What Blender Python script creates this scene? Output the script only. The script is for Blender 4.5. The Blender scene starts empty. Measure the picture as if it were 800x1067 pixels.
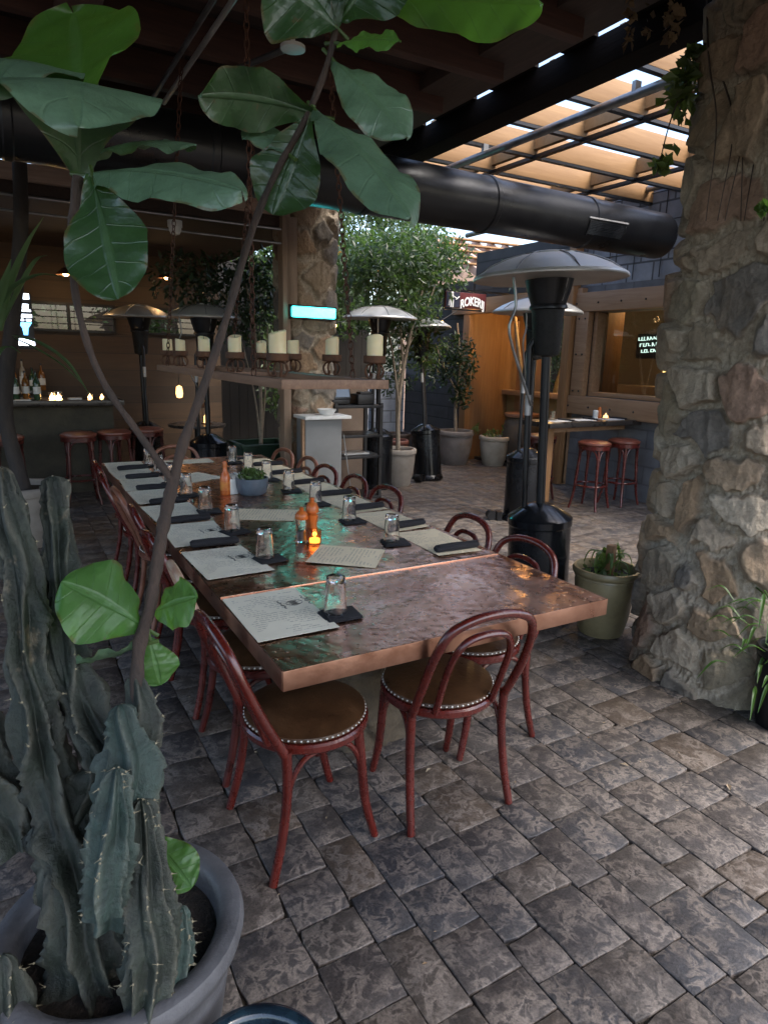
import bpy, bmesh, math, random
import numpy as np
from mathutils import Vector, Matrix
R = math.radians
PI = math.pi
random.seed(7)
sc = bpy.context.scene
COL = sc.collection

# ------------------------------------------------------------------ camera model (metres; Y runs along the dining table)
FPX, PITCH, ROLL, YAW, EYE = 681.08, .2343, .0259, .5234, 1.6
_f = np.array([math.sin(YAW)*math.cos(PITCH), math.cos(YAW)*math.cos(PITCH), -math.sin(PITCH)])
_r0 = np.array([math.cos(YAW), -math.sin(YAW), 0.]); _u0 = np.cross(_r0, _f)
_r = _r0*math.cos(ROLL)+_u0*math.sin(ROLL); _u = -_r0*math.sin(ROLL)+_u0*math.cos(ROLL)
EYEP = np.array([0, 0, EYE])
def ray(x, y): return _f+_r*(x-400)/FPX-_u*(y-533.5)/FPX
def atz(x, y, z=0.): d = ray(x, y); return Vector(EYEP+d*((z-EYE)/d[2]))
def atx(x, y, v): d = ray(x, y); return Vector(EYEP+d*(v/d[0]))
def aty(x, y, v): d = ray(x, y); return Vector(EYEP+d*(v/d[1]))
def atd(x, y, v): return Vector(EYEP+ray(x, y)*v)

cam = bpy.data.cameras.new('camera'); co = bpy.data.objects.new('camera', cam); COL.objects.link(co)
cam.sensor_fit = 'VERTICAL'; cam.sensor_height = 36.; cam.lens = FPX/1067*36
cam.clip_start = .02; cam.clip_end = 500
m = Matrix((( _r[0], _u[0], -_f[0], 0), (_r[1], _u[1], -_f[1], 0), (_r[2], _u[2], -_f[2], EYE), (0, 0, 0, 1)))
co.matrix_world = m
sc.camera = co

# ------------------------------------------------------------------ materials
def nodes(name):
    ma = bpy.data.materials.new(name); ma.use_nodes = True
    nt = ma.node_tree; nt.nodes.clear()
    out = nt.nodes.new('ShaderNodeOutputMaterial')
    b = nt.nodes.new('ShaderNodeBsdfPrincipled')
    nt.links.new(b.outputs[0], out.inputs[0])
    return ma, nt, b, out
def N(nt, t, **kw):
    n = nt.nodes.new(t)
    for k, v in kw.items():
        if k in n.inputs: n.inputs[k].default_value = v
        else: setattr(n, k, v)
    return n
def L(nt, a, b): nt.links.new(a, b)
def ramp(nt, fac, stops, interp='LINEAR'):
    r = nt.nodes.new('ShaderNodeValToRGB'); r.color_ramp.interpolation = interp
    e = r.color_ramp.elements
    while len(e) > 1: e.remove(e[-1])
    for i, (p, c) in enumerate(stops):
        el = e[0] if i == 0 else e.new(p)
        el.position = p; el.color = (c[0], c[1], c[2], 1) if len(c) == 3 else c
    if fac is not None: L(nt, fac, r.inputs[0])
    return r
def mix(nt, a, b, fac, mode='MIX'):
    n = nt.nodes.new('ShaderNodeMix'); n.data_type = 'RGBA'; n.blend_type = mode
    for s, v in ((0, fac), (6, a), (7, b)):
        if hasattr(v, 'is_linked') or hasattr(v, 'links'): L(nt, v, n.inputs[s])
        elif s == 0: n.inputs[0].default_value = v
        else: n.inputs[s].default_value = (v[0], v[1], v[2], 1)
    return n.outputs[2]
def math_(nt, op, a, b=None, clamp=False):
    n = nt.nodes.new('ShaderNodeMath'); n.operation = op; n.use_clamp = clamp
    for i, v in enumerate((a, b)):
        if v is None: continue
        if isinstance(v, (int, float)): n.inputs[i].default_value = v
        else: L(nt, v, n.inputs[i])
    return n.outputs[0]
def coords(nt, kind='Object', scale=(1, 1, 1)):
    t = nt.nodes.new('ShaderNodeTexCoord'); mp = nt.nodes.new('ShaderNodeMapping')
    mp.inputs['Scale'].default_value = scale
    L(nt, t.outputs[kind], mp.inputs['Vector']); return mp.outputs[0]
def noise(nt, vec, scale, detail=4, rough=.55, dist=0.):
    n = N(nt, 'ShaderNodeTexNoise'); n.inputs['Scale'].default_value = scale; n.inputs['Detail'].default_value = detail
    n.inputs['Roughness'].default_value = rough; n.inputs['Distortion'].default_value = dist
    if vec is not None: L(nt, vec, n.inputs['Vector'])
    return n.outputs[0]
def bump(nt, b, h, strength=.3, dist=.01, prev=None):
    n = nt.nodes.new('ShaderNodeBump'); n.inputs['Strength'].default_value = strength; n.inputs['Distance'].default_value = dist
    L(nt, h, n.inputs['Height'])
    if prev is not None: L(nt, prev, n.inputs['Normal'])
    if b is not None: L(nt, n.outputs[0], b.inputs['Normal'])
    return n.outputs[0]
def basic(name, c1, c2=None, rough=.6, metal=0., scale=6., bstr=.15, bscale=60., bdist=.004, stretch=(1, 1, 1), emit=None, estr=0., rvar=.12, spec=.5, coat=0.):
    """a principled surface mottled between two tones, with uneven gloss and a fine relief"""
    ma, nt, b, out = nodes(name)
    c2 = c2 or tuple(x*.65 for x in c1)
    v = coords(nt, 'Object', stretch)
    n1 = noise(nt, v, scale, 6, .6)
    r = ramp(nt, n1, [(.32, c2), (.68, c1)])
    L(nt, r.outputs[0], b.inputs['Base Color'])
    b.inputs['Metallic'].default_value = metal
    b.inputs['Specular IOR Level'].default_value = spec
    b.inputs['Coat Weight'].default_value = coat
    n2 = noise(nt, v, bscale, 5, .6)
    rr = ramp(nt, n1, [(.3, (max(.02, rough-rvar),)*3), (.7, (min(1, rough+rvar),)*3)])
    L(nt, rr.outputs[0], b.inputs['Roughness'])
    if bstr: bump(nt, b, n2, bstr, bdist)
    if emit:
        b.inputs['Emission Color'].default_value = (*emit, 1); b.inputs['Emission Strength'].default_value = estr
    return ma
def wood(name, c1, c2, axis=0, rough=.6, scale=3., bstr=.2, boards=None):
    ma, nt, b, out = nodes(name)
    s = [14, 14, 14]; s[axis] = 1.0
    v = coords(nt, 'Object', s)
    n1 = noise(nt, v, scale, 6, .6, .6)
    v2 = coords(nt, 'Object'); n2 = noise(nt, v2, 1.7, 3)
    f = math_(nt, 'ADD', math_(nt, 'MULTIPLY', n1, .75), math_(nt, 'MULTIPLY', n2, .25))
    r = ramp(nt, f, [(.3, c2), (.55, tuple((x+y)/2 for x, y in zip(c1, c2))), (.72, c1)])
    colr = r.outputs[0]
    h = n1
    if boards:      # joints between boards every boards[1] metres along axis boards[0]
        sx = nt.nodes.new('ShaderNodeSeparateXYZ'); L(nt, v2, sx.inputs[0])
        q = math_(nt, 'DIVIDE', sx.outputs[boards[0]], boards[1])
        fr = math_(nt, 'FRACT', q)
        j = math_(nt, 'LESS_THAN', fr, .035)
        w = nt.nodes.new('ShaderNodeTexWhiteNoise'); w.noise_dimensions = '1D'; L(nt, math_(nt, 'FLOOR', q), w.inputs['W'])
        tint = math_(nt, 'ADD', math_(nt, 'MULTIPLY', w.outputs[0], .5), .72)
        t3 = nt.nodes.new('ShaderNodeCombineXYZ')
        for i in range(3): L(nt, tint, t3.inputs[i])
        colr = mix(nt, colr, t3.outputs[0], 1., 'MULTIPLY')
        colr = mix(nt, colr, (.01, .008, .006), j)
        h = math_(nt, 'SUBTRACT', n1, math_(nt, 'MULTIPLY', j, 2.))
    L(nt, colr, b.inputs['Base Color']); b.inputs['Roughness'].default_value = rough
    bump(nt, b, h, bstr, .006)
    return ma
def glow(name, col, strength, base=(.8, .8, .8)):
    ma, nt, b, out = nodes(name)
    v = coords(nt); n = noise(nt, v, 9, 2)
    r = ramp(nt, n, [(.3, tuple(x*.8 for x in col)), (.7, col)])
    L(nt, r.outputs[0], b.inputs['Emission Color']); b.inputs['Emission Strength'].default_value = strength
    b.inputs['Base Color'].default_value = (*base, 1)
    return ma

M = {}
M['frame'] = None
M['frame_dark'] = basic('dark_red_wood', (0.08, 0.0112, 0.008), (0.04, 0.0064, 0.0048), .32, 0, 14, .06, 90, .002, coat=.2)
M['frame_cream'] = basic('worn_cream_paint', (.55, .42, .30), (.32, .15, .09), .4, 0, 11, .08, 90, .002)
M['frame_brown'] = basic('faded_brown_wood', (.24, .10, .06), (.13, .045, .028), .38, 0, 12, .06, 90, .002)
M['leather'] = basic('brown_leather', (.080, .036, .014), (.024, .011, .006), .34, 0, 7, .7, 55, .003, rvar=.16)
M['nail'] = basic('nail_heads', (.75, .72, .66), (.45, .42, .38), .3, .8, 40, 0)
M['menu'] = None
M['napkin'] = basic('black_cloth', (.016, .016, .020), (.008, .008, .011), .9, 0, 30, .4, 300, .002)
M['black_metal'] = basic('black_powder_coat', (.018, .018, .020), (.009, .009, .010), .38, .3, 5, .08, 150, .002)
M['gloss_black'] = basic('gloss_black_paint', (.02, .022, .026), (.010, .011, .013), .22, .4, 4, .05, 150, .002)
M['duct'] = basic('duct_black_paint', (0.024, 0.0256, 0.0288), (0.0128, 0.0136, 0.016), .36, .5, 2.2, .12, 18, .01)
M['steel'] = basic('weathered_steel', (.62, .61, .58), (.42, .41, .385), .40, .5, 3.5, .10, 25, .006)
M['steel_edge'] = basic('rim_steel', (.36, .36, .36), (.20, .20, .19), .42, .9, 9, .08, 60, .003)
M['mesh_metal'] = basic('burner_mesh', (.028, .027, .026), (.012, .012, .012), .55, .6, 40, .6, 260, .004)
M['silver'] = basic('silver_label', (.5, .5, .5), (.35, .35, .36), .4, .3, 20, .05)
M['terra'] = basic('cast_stone', (0.345, 0.3047, 0.2587), (0.2185, 0.1898, 0.161), .85, 0, 5, .5, 60, .008)
M['terra_dark'] = basic('grey_cast_stone', (0.2525, 0.2238, 0.2066), (0.1492, 0.132, 0.1205), .85, 0, 5, .5, 60, .008)
M['terra_light'] = basic('pale_cast_stone', (0.529, 0.483, 0.391), (0.345, 0.3105, 0.2415), .85, 0, 5, .5, 60, .008)
M['pot_grey'] = basic('grey_glazed_rim', (.135, .135, .142), (.075, .075, .080), .5, 0, 9, .5, 60, .005)
M['pot_blue'] = basic('dark_blue_glaze', (0.016, 0.036, 0.052), (0.0048, 0.008, 0.0144), .15, 0, 16, .2, 50, .004, coat=.5)
M['pot_olive'] = basic('olive_glaze', (0.312, 0.26, 0.1404), (0.1976, 0.16, 0.0864), .40, 0, 6, .15, 40, .004, coat=.15)
M['pot_bowl'] = basic('blue_grey_ceramic', (.12, .155, .19), (.08, .10, .13), .4, 0, 14, .1)
M['urn'] = basic('brown_urn', (.12, .095, .07), (.07, .055, .04), .6, 0, 5, .3, 60)
M['urn_rim'] = basic('terracotta_rim', (.30, .15, .08), (.2, .09, .05), .6, 0, 9, .2)
M['soil'] = basic('potting_soil', (.035, .026, .02), (.010, .008, .006), .95, 0, 45, 1., 90, .02)
M['bark'] = basic('brown_bark', (0.068, 0.0448, 0.0336), (0.0272, 0.0192, 0.0152), .9, 0, 30, 1., 110, .006, (1, 1, .3))
M['bark_pale'] = basic('pale_bark', (.34, .28, .21), (.20, .16, .12), .9, 0, 20, .6, 90, .006)
M['bark_dark'] = basic('dark_bark', (.05, .04, .034), (.022, .018, .016), .9, 0, 25, .8, 90, .006, (1, 1, .3))
M['rust'] = basic('rusty_iron', (.16, .075, .04), (.06, .032, .022), .7, .5, 22, .5, 120, .003)
M['chain'] = basic('rusty_chain', (0.12, 0.051, 0.03), (0.048, 0.0216, 0.0144), .7, .4, 30, .4, 120, .003)
M['wax'] = None
M['plank'] = wood('chandelier_board', (0.3348, 0.1953, 0.1209), (0.1581, 0.0837, 0.05115), 1, .55, 3)
M['plank_dark'] = wood('roof_timber', (.075, .046, .034), (.035, .022, .016), 1, .75, 3)
M['joist'] = wood('roof_joist', (0.1054, 0.0465, 0.031), (0.0496, 0.02232, 0.0155), 0, .75, 3)
M['deck'] = wood('roof_deck', (0.044, 0.024, 0.0176), (0.02, 0.0112, 0.0088), 0, .8, 3, .25, (1, .2))
M['header'] = wood('header_timber', (.62, .45, .36), (.38, .26, .20), 0, .7, 2.5)
M['tan'] = wood('tan_rafters', (0.3533, 0.2009, 0.08443), (0.2355, 0.1234, 0.04629), 0, .65, 2.2)
M['beam_dark'] = basic('black_brown_beam', (.016, .012, .010), (.008, .006, .005), .95, 0, 5, .5, 30, .01, (1, .15, 1), spec=.1)
M['timber'] = wood('window_timber', (0.3978, 0.2487, 0.1436), (0.2431, 0.1381, 0.07514), 1, .6, 2.2)
M['timber_v'] = wood('door_timber', (0.3312, 0.1822, 0.0828), (0.207, 0.1035, 0.04306), 2, .6, 2.2)
M['barwood'] = wood('bar_wall_boards', (0.0612, 0.03366, 0.0153), (0.03315, 0.01836, 0.00867), 0, .6, 2.2, .2, (2, .22))
M['bartop'] = basic('dark_bar_top', (.04, .035, .032), (.02, .018, .017), .3, 0, 6, .1)
M['wain'] = basic('ochre_wainscot', (0.306, 0.221, 0.0935), (0.221, 0.153, 0.06375), .6, 0, 3, .1, 40)
M['plaster'] = basic('tan_plaster', (0.216, 0.16, 0.12), (0.144, 0.104, 0.076), .85, 0, 3, .4, 40)
M['grey_paint'] = basic('grey_painted_panel', (0.198, 0.2025, 0.2025), (0.135, 0.1395, 0.1395), .5, 0, 2.2, .1)
M['green_paint'] = basic('dark_green_planter', (.012, .045, .022), (.007, .022, .012), .5, 0, 6, .15)
M['white'] = basic('white_enamel', (.75, .75, .73), (.6, .6, .58), .4, 0, 9, .05)
M['paper'] = basic('white_paper', (.72, .71, .68), (.6, .6, .57), .8, 0, 9, .1)
M['mill'] = wood('mill_orange_wood', (.62, .17, .03), (.38, .085, .015), 2, .3, 4)
M['sauce'] = basic('hot_sauce', (.60, .16, .035), (.42, .09, .02), .25, 0, 20, .05)
M['amber'] = glow('candle_glow', (1., .50, .16), 1.3, (.6, .2, .05))
M['bulb'] = glow('warm_bulb', (1., .55, .2), 14., (.9, .7, .4))
M['lampglow'] = glow('warm_shade', (1., .52, .18), 5., (.9, .6, .3))
M['neon'] = glow('cyan_tube', (.02, .82, .86), 4.2)
M['screen'] = basic('monitor_face', (.03, .04, .055), (.02, .025, .035), .15, 0, 3, 0, emit=(.25, .33, .45), estr=.10)
M['yellow_lit'] = glow('yellow_lit_wall', (.85, .55, .16), .9)  # wall glows by itself in place of lamplight falling on it
M['mortar'] = basic('mortar', (.3, .26, .2), (.2, .17, .13), .95)
M['cactus'] = None

# paving, copper, stone, leaves and glass need their own node trees
def mk_paver():
    ma, nt, b, out = nodes('tumbled_pavers')
    v = coords(nt, 'Object')
    g = nt.nodes.new('ShaderNodeNewGeometry')
    isl = g.outputs['Random Per Island']
    tone = ramp(nt, isl, [(0, (0.0691, 0.0594, 0.0552)), (0.2, (0.0789, 0.0647, 0.0539)), (0.4, (0.0620, 0.0554, 0.0539)), (0.55, (0.0916, 0.0686, 0.0508)), (0.66, (0.0620, 0.0587, 0.0603)), (0.8, (0.0739, 0.0634, 0.0558)), (0.93, (0.0549, 0.0541, 0.0583))], 'CONSTANT')
    off = nt.nodes.new('ShaderNodeVectorMath'); off.operation = 'MULTIPLY_ADD'
    cx = nt.nodes.new('ShaderNodeCombineXYZ')
    for i in range(3): L(nt, isl, cx.inputs[i])
    L(nt, cx.outputs[0], off.inputs[0]); off.inputs[1].default_value = (31, 47, 13); L(nt, v, off.inputs[2])
    vv = off.outputs[0]
    ridge = noise(nt, vv, 21, 3, .6, .7)
    r1 = math_(nt, 'ABSOLUTE', math_(nt, 'SUBTRACT', ridge, .5))
    vein = ramp(nt, r1, [(0, (1, 1, 1)), (.045, (.85, .85, .85)), (.09, (.15, .15, .15)), (.13, (0, 0, 0))])
    patch = ramp(nt, noise(nt, vv, 14, 3), [(.40, (.12, .12, .12)), (.56, (1, 1, 1))])
    vf = math_(nt, 'MULTIPLY', math_(nt, 'MULTIPLY', vein.outputs[0], patch.outputs[0]), .85)
    veincol = mix(nt, tone.outputs[0], (.245, .206, .175), .90)
    c = mix(nt, tone.outputs[0], veincol, vf)
    fine = noise(nt, v, 120, 4, .75)
    c = mix(nt, c, ramp(nt, fine, [(.3, (.42, .42, .42)), (.7, (1.4, 1.4, 1.4))]).outputs[0], .85, 'MULTIPLY')
    dirt = noise(nt, v, 1.1, 4)
    c = mix(nt, c, ramp(nt, dirt, [(.35, (.72, .72, .74)), (.65, (1.12, 1.1, 1.06))]).outputs[0], 1., 'MULTIPLY')
    L(nt, c, b.inputs['Base Color'])
    rr = ramp(nt, noise(nt, v, 7, 4), [(.3, (.42, .42, .42)), (.7, (.72, .72, .72))])
    L(nt, rr.outputs[0], b.inputs['Roughness'])
    b.inputs['Specular IOR Level'].default_value = .45
    h = math_(nt, 'ADD', math_(nt, 'MULTIPLY', fine, .35), math_(nt, 'MULTIPLY', ridge, 1.2))
    bump(nt, b, h, .55, .006)
    return ma
def mk_copper():
    ma, nt, b, out = nodes('hammered_copper')
    v = coords(nt, 'Object')
    big = noise(nt, v, 3.2, 5, .6, .4)
    col = ramp(nt, big, [(.3, (.48, .24, .155)), (.5, (.64, .36, .24)), (.7, (.80, .51, .36))])
    st = noise(nt, v, 14, 4, .65)
    c = mix(nt, col.outputs[0], ramp(nt, st, [(.35, (.74, .71, .70)), (.65, (1.05, 1.03, 1.0))]).outputs[0], .8, 'MULTIPLY')
    CC = c; b.inputs['Metallic'].default_value = 1.
    rg = ramp(nt, st, [(.3, (.20, .20, .20)), (.7, (.36, .36, .36))]); L(nt, rg.outputs[0], b.inputs['Roughness'])
    vo = N(nt, 'ShaderNodeTexVoronoi'); vo.inputs['Scale'].default_value = 26; vo.feature = 'SMOOTH_F1'; L(nt, v, vo.inputs['Vector'])
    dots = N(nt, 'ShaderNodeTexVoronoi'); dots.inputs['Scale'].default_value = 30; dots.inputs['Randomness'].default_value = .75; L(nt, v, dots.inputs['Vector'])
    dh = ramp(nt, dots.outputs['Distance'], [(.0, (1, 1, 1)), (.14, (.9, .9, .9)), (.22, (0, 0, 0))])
    glint_mask = math_(nt, 'MULTIPLY', dh.outputs[0], ramp(nt, noise(nt, v, 5, 3), [(.42, (0, 0, 0)), (.56, (1, 1, 1))]).outputs[0])
    L(nt, mix(nt, CC, (.97, .80, .70), math_(nt, 'MULTIPLY', glint_mask, .75)), b.inputs['Base Color'])  # reflections in the dents painted in as paler copper dots
    wav = noise(nt, v, 7, 3, .5, .3)
    h = math_(nt, 'ADD', math_(nt, 'MULTIPLY', wav, 1.6), math_(nt, 'MULTIPLY', vo.outputs['Distance'], .55))
    p = bump(nt, None, h, .44, .010)
    bump(nt, b, dh.outputs[0], .8, .004, p)
    return ma
def mk_stone(name, sat=1.):
    ma, nt, b, out = nodes(name)
    v = coords(nt, 'Object')
    a = nt.nodes.new('ShaderNodeAttribute'); a.attribute_name = 'stone_id'
    mo = nt.nodes.new('ShaderNodeAttribute'); mo.attribute_name = 'joint'
    tone = ramp(nt, a.outputs['Fac'], [(0, (0.3348, 0.2493, 0.1722)), (0.13, (0.2399, 0.2130, 0.1818)), (0.26, (0.3571, 0.2441, 0.1531)), (0.38, (0.4464, 0.3792, 0.2966)), (0.44, (0.3125, 0.2597, 0.1914)), (0.56, (0.3460, 0.2285, 0.1674)), (0.68, (0.2065, 0.1870, 0.1674)), (0.78, (0.3236, 0.2805, 0.2057)), (0.88, (0.3906, 0.3168, 0.2392))], 'CONSTANT')
    n1 = noise(nt, v, 9, 7, .65, .6)
    n2 = noise(nt, v, 45, 6, .7)
    c = mix(nt, tone.outputs[0], ramp(nt, n1, [(.3, (.62, .60, .58)), (.7, (1.25, 1.22, 1.18))]).outputs[0], .9, 'MULTIPLY')
    c = mix(nt, c, ramp(nt, n2, [(.3, (.68, .68, .68)), (.7, (1.2, 1.2, 1.2))]).outputs[0], .9, 'MULTIPLY')
    warm = ramp(nt, noise(nt, v, 2.6, 3), [(.48, (0, 0, 0)), (.72, (.45, .45, .45))])
    c = mix(nt, c, (.32, .215, .115), warm.outputs[0])
    mcol = ramp(nt, n2, [(.3, (.27, .22, .16)), (.7, (.56, .47, .36))])
    c = mix(nt, c, mcol.outputs[0], mo.outputs['Fac'])
    L(nt, c, b.inputs['Base Color']); b.inputs['Roughness'].default_value = .85
    h = math_(nt, 'ADD', n1, math_(nt, 'MULTIPLY', n2, .6))
    bump(nt, b, h, 1., .022)
    return ma
def mk_leaf(name, c1, c2, trans=(.25, .5, .05), tfac=.35, rough=.45, veins=False, sheen=.5, var=True, top=None):
    ma, nt, b, out = nodes(name)
    g = nt.nodes.new('ShaderNodeNewGeometry')
    v = coords(nt, 'Object')
    n1 = noise(nt, v, 18 if veins else 3, 4)
    f = n1
    if var and not veins:
        f = math_(nt, 'ADD', math_(nt, 'MULTIPLY', g.outputs['Random Per Island'], .7), math_(nt, 'MULTIPLY', n1, .3))
        r = ramp(nt, f, [(.15, c2), (.75, c1), (.95, tuple(x*1.5 for x in c1))])
    else: r = ramp(nt, f, [(.3, c2), (.7, c1)])
    c = r.outputs[0]
    if top:
        rt = ramp(nt, n1, [(.3, tuple(x*.75 for x in top)), (.7, top)]); c = mix(nt, rt.outputs[0], c, g.outputs['Backfacing'])  # upper side paler: sky sheen painted into the leaf colour
    if veins:
        uv = nt.nodes.new('ShaderNodeUVMap'); s = nt.nodes.new('ShaderNodeSeparateXYZ'); L(nt, uv.outputs[0], s.inputs[0])
        ax = math_(nt, 'ABSOLUTE', s.outputs[0])
        q = math_(nt, 'FRACT', math_(nt, 'SUBTRACT', math_(nt, 'MULTIPLY', s.outputs[1], 6.5), math_(nt, 'MULTIPLY', ax, 1.6)))
        side = ramp(nt, math_(nt, 'ABSOLUTE', math_(nt, 'SUBTRACT', q, .5)), [(.0, (1, 1, 1)), (.05, (0, 0, 0))])
        mid = ramp(nt, ax, [(.0, (1, 1, 1)), (.035, (.8, .8, .8)), (.06, (0, 0, 0))])
        vv = math_(nt, 'MAXIMUM', math_(nt, 'MULTIPLY', side.outputs[0], .45), mid.outputs[0])
        c = mix(nt, c, tuple(min(1, x*2.0+.05) for x in c1), math_(nt, 'MULTIPLY', vv, .32))
        brown = math_(nt, 'MULTIPLY', math_(nt, 'GREATER_THAN', ax, .462), math_(nt, 'GREATER_THAN', noise(nt, v, 26, 3), .52))
        spots = math_(nt, 'GREATER_THAN', noise(nt, v, 34, 4, .6), .70)
        c = mix(nt, c, (.10, .065, .025), math_(nt, 'MULTIPLY', math_(nt, 'MAXIMUM', brown, spots), .7))
        c = mix(nt, c, ramp(nt, noise(nt, v, 90, 4, .7), [(.3, (.75, .75, .75)), (.7, (1.18, 1.18, 1.18))]).outputs[0], .8, 'MULTIPLY')
        puck = math_(nt, 'MULTIPLY', math_(nt, 'ABSOLUTE', math_(nt, 'SUBTRACT', q, .5)), -.6)
        h = math_(nt, 'SUBTRACT', math_(nt, 'ADD', math_(nt, 'MULTIPLY', noise(nt, v, 30, 3), 1.1), puck), math_(nt, 'MULTIPLY', vv, .8))
        bump(nt, b, h, .6, .005)
    L(nt, c, b.inputs['Base Color']); b.inputs['Roughness'].default_value = rough
    b.inputs['Specular IOR Level'].default_value = sheen
    t = nt.nodes.new('ShaderNodeBsdfTranslucent')
    if veins: L(nt, mix(nt, trans, tuple(x*.6 for x in trans), math_(nt, 'MULTIPLY', vv, .6)), t.inputs[0])
    else: t.inputs[0].default_value = (*trans, 1)
    mx = nt.nodes.new('ShaderNodeMixShader'); mx.inputs[0].default_value = tfac
    L(nt, b.outputs[0], mx.inputs[1]); L(nt, t.outputs[0], mx.inputs[2]); L(nt, mx.outputs[0], out.inputs[0])
    return ma
def mk_glass(name, rough=.0, tint=(1, 1, 1), ior=1.45):
    ma, nt, b, out = nodes(name)
    v = coords(nt); n = noise(nt, v, 40, 2)
    b.inputs['Base Color'].default_value = (*tint, 1); b.inputs['Transmission Weight'].default_value = 1.; b.inputs['IOR'].default_value = ior
    b.inputs['Roughness'].default_value = rough
    bump(nt, b, n, .05, .002)
    return ma
def mk_pane(name='window_glass', tint=(.9, .92, .9, 1)):
    ma, nt, b, out = nodes(name)
    v = coords(nt); n = noise(nt, v, 1.5, 2)
    b.inputs['Base Color'].default_value = (1, 1, 1, 1); b.inputs['Roughness'].default_value = .02
    b.inputs['Metallic'].default_value = 1.
    t = nt.nodes.new('ShaderNodeBsdfTransparent'); t.inputs[0].default_value = tint
    fr = nt.nodes.new('ShaderNodeFresnel'); fr.inputs[0].default_value = 1.5
    bump(nt, b, n, .04, .01)
    mx = nt.nodes.new('ShaderNodeMixShader'); L(nt, math_(nt, 'MULTIPLY', fr.outputs[0], 1.6, True), mx.inputs[0])
    L(nt, t.outputs[0], mx.inputs[1]); L(nt, b.outputs[0], mx.inputs[2]); L(nt, mx.outputs[0], out.inputs[0])
    return ma
def mk_menu(name, base):
    ma, nt, b, out = nodes(name)
    v = coords(nt, 'Object')
    s = nt.nodes.new('ShaderNodeSeparateXYZ'); L(nt, v, s.inputs[0])
    # rows of tiny type running along the short side; words come from stretched noise
    rows = math_(nt, 'FRACT', math_(nt, 'MULTIPLY', s.outputs[1], 62.))
    line = math_(nt, 'LESS_THAN', rows, .45)
    wv = coords(nt, 'Object', (70, 62, 1)); wn = noise(nt, wv, 1.6, 2)
    word = math_(nt, 'GREATER_THAN', wn, .47)
    bl = math_(nt, 'GREATER_THAN', noise(nt, coords(nt, 'Object', (5, 9, 1)), 1.4, 1), .44)
    ins = math_(nt, 'MULTIPLY', math_(nt, 'LESS_THAN', math_(nt, 'ABSOLUTE', s.outputs[0]), .112), math_(nt, 'LESS_THAN', math_(nt, 'ABSOLUTE', s.outputs[1]), .175))
    t = math_(nt, 'MULTIPLY', math_(nt, 'MULTIPLY', line, word), math_(nt, 'MULTIPLY', bl, ins))
    c0 = ramp(nt, noise(nt, v, 5, 3), [(.3, tuple(x*.9 for x in base)), (.7, base)])
    c = mix(nt, c0.outputs[0], (.16, .15, .12), math_(nt, 'MULTIPLY', t, .42))
    L(nt, c, b.inputs['Base Color']); b.inputs['Roughness'].default_value = .75
    bump(nt, b, noise(nt, v, 12, 3), .15, .004)
    return ma
def mk_cactus(name, c1, c2, c3):
    ma, nt, b, out = nodes(name)
    v = coords(nt, 'Object')
    a = nt.nodes.new('ShaderNodeAttribute'); a.attribute_name = 'crest'
    n1 = noise(nt, v, 13, 6, .66, .25); n2 = noise(nt, v, 60, 5, .7)
    r = ramp(nt, n1, [(.34, c2), (.60, c1)])
    c = mix(nt, r.outputs[0], ramp(nt, n2, [(.32, (.6, .6, .6)), (.68, (1.35, 1.35, 1.35))]).outputs[0], .8, 'MULTIPLY')
    sc_ = ramp(nt, noise(nt, v, 5.5, 5, .7), [(.62, (0, 0, 0)), (.69, (.8, .8, .8))])
    c = mix(nt, c, (.16, .13, .085), sc_.outputs[0])            # corky scars
    ed = math_(nt, 'MULTIPLY', math_(nt, 'POWER', a.outputs['Fac'], 5.), .65)
    c = mix(nt, c, c3, ed)
    L(nt, c, b.inputs['Base Color']); b.inputs['Roughness'].default_value = .62
    bump(nt, b, math_(nt, 'ADD', n1, math_(nt, 'MULTIPLY', n2, .5)), 1., .010)
    return ma
def mk_bent(name, c1, c2, worn):
    ma, nt, b, out = nodes(name)
    v = coords(nt, 'Object'); n1 = noise(nt, v, 5, 4); gr = noise(nt, coords(nt, 'Object', (60, 60, 7)), 1.4, 5, .65)
    r = ramp(nt, math_(nt, 'ADD', math_(nt, 'MULTIPLY', gr, .6), math_(nt, 'MULTIPLY', n1, .4)), [(.32, c2), (.66, c1)])
    wr = ramp(nt, noise(nt, v, 38, 5, .72), [(.68, (0, 0, 0)), (.74, (.7, .7, .7))])
    c = mix(nt, r.outputs[0], worn, wr.outputs[0])
    L(nt, c, b.inputs['Base Color'])
    rr = ramp(nt, noise(nt, v, 16, 5, .7), [(.3, (.14, .14, .14)), (.7, (.40, .40, .40))]); L(nt, rr.outputs[0], b.inputs['Roughness'])
    b.inputs['Coat Weight'].default_value = .35
    bump(nt, b, math_(nt, 'SUBTRACT', gr, math_(nt, 'MULTIPLY', wr.outputs[0], .8)), .3, .0025)
    return ma
def mk_wax():
    ma, nt, b, out = nodes('ivory_wax')
    v = coords(nt); r = ramp(nt, noise(nt, v, 8, 3), [(.3, (.74, .62, .36)), (.7, (.86, .75, .47))])
    L(nt, r.outputs[0], b.inputs['Base Color']); b.inputs['Roughness'].default_value = .45
    b.inputs['Subsurface Weight'].default_value = .25; b.inputs['Subsurface Scale'].default_value = .02
    bump(nt, b, noise(nt, v, 30, 3), .1, .003)
    return ma
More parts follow.
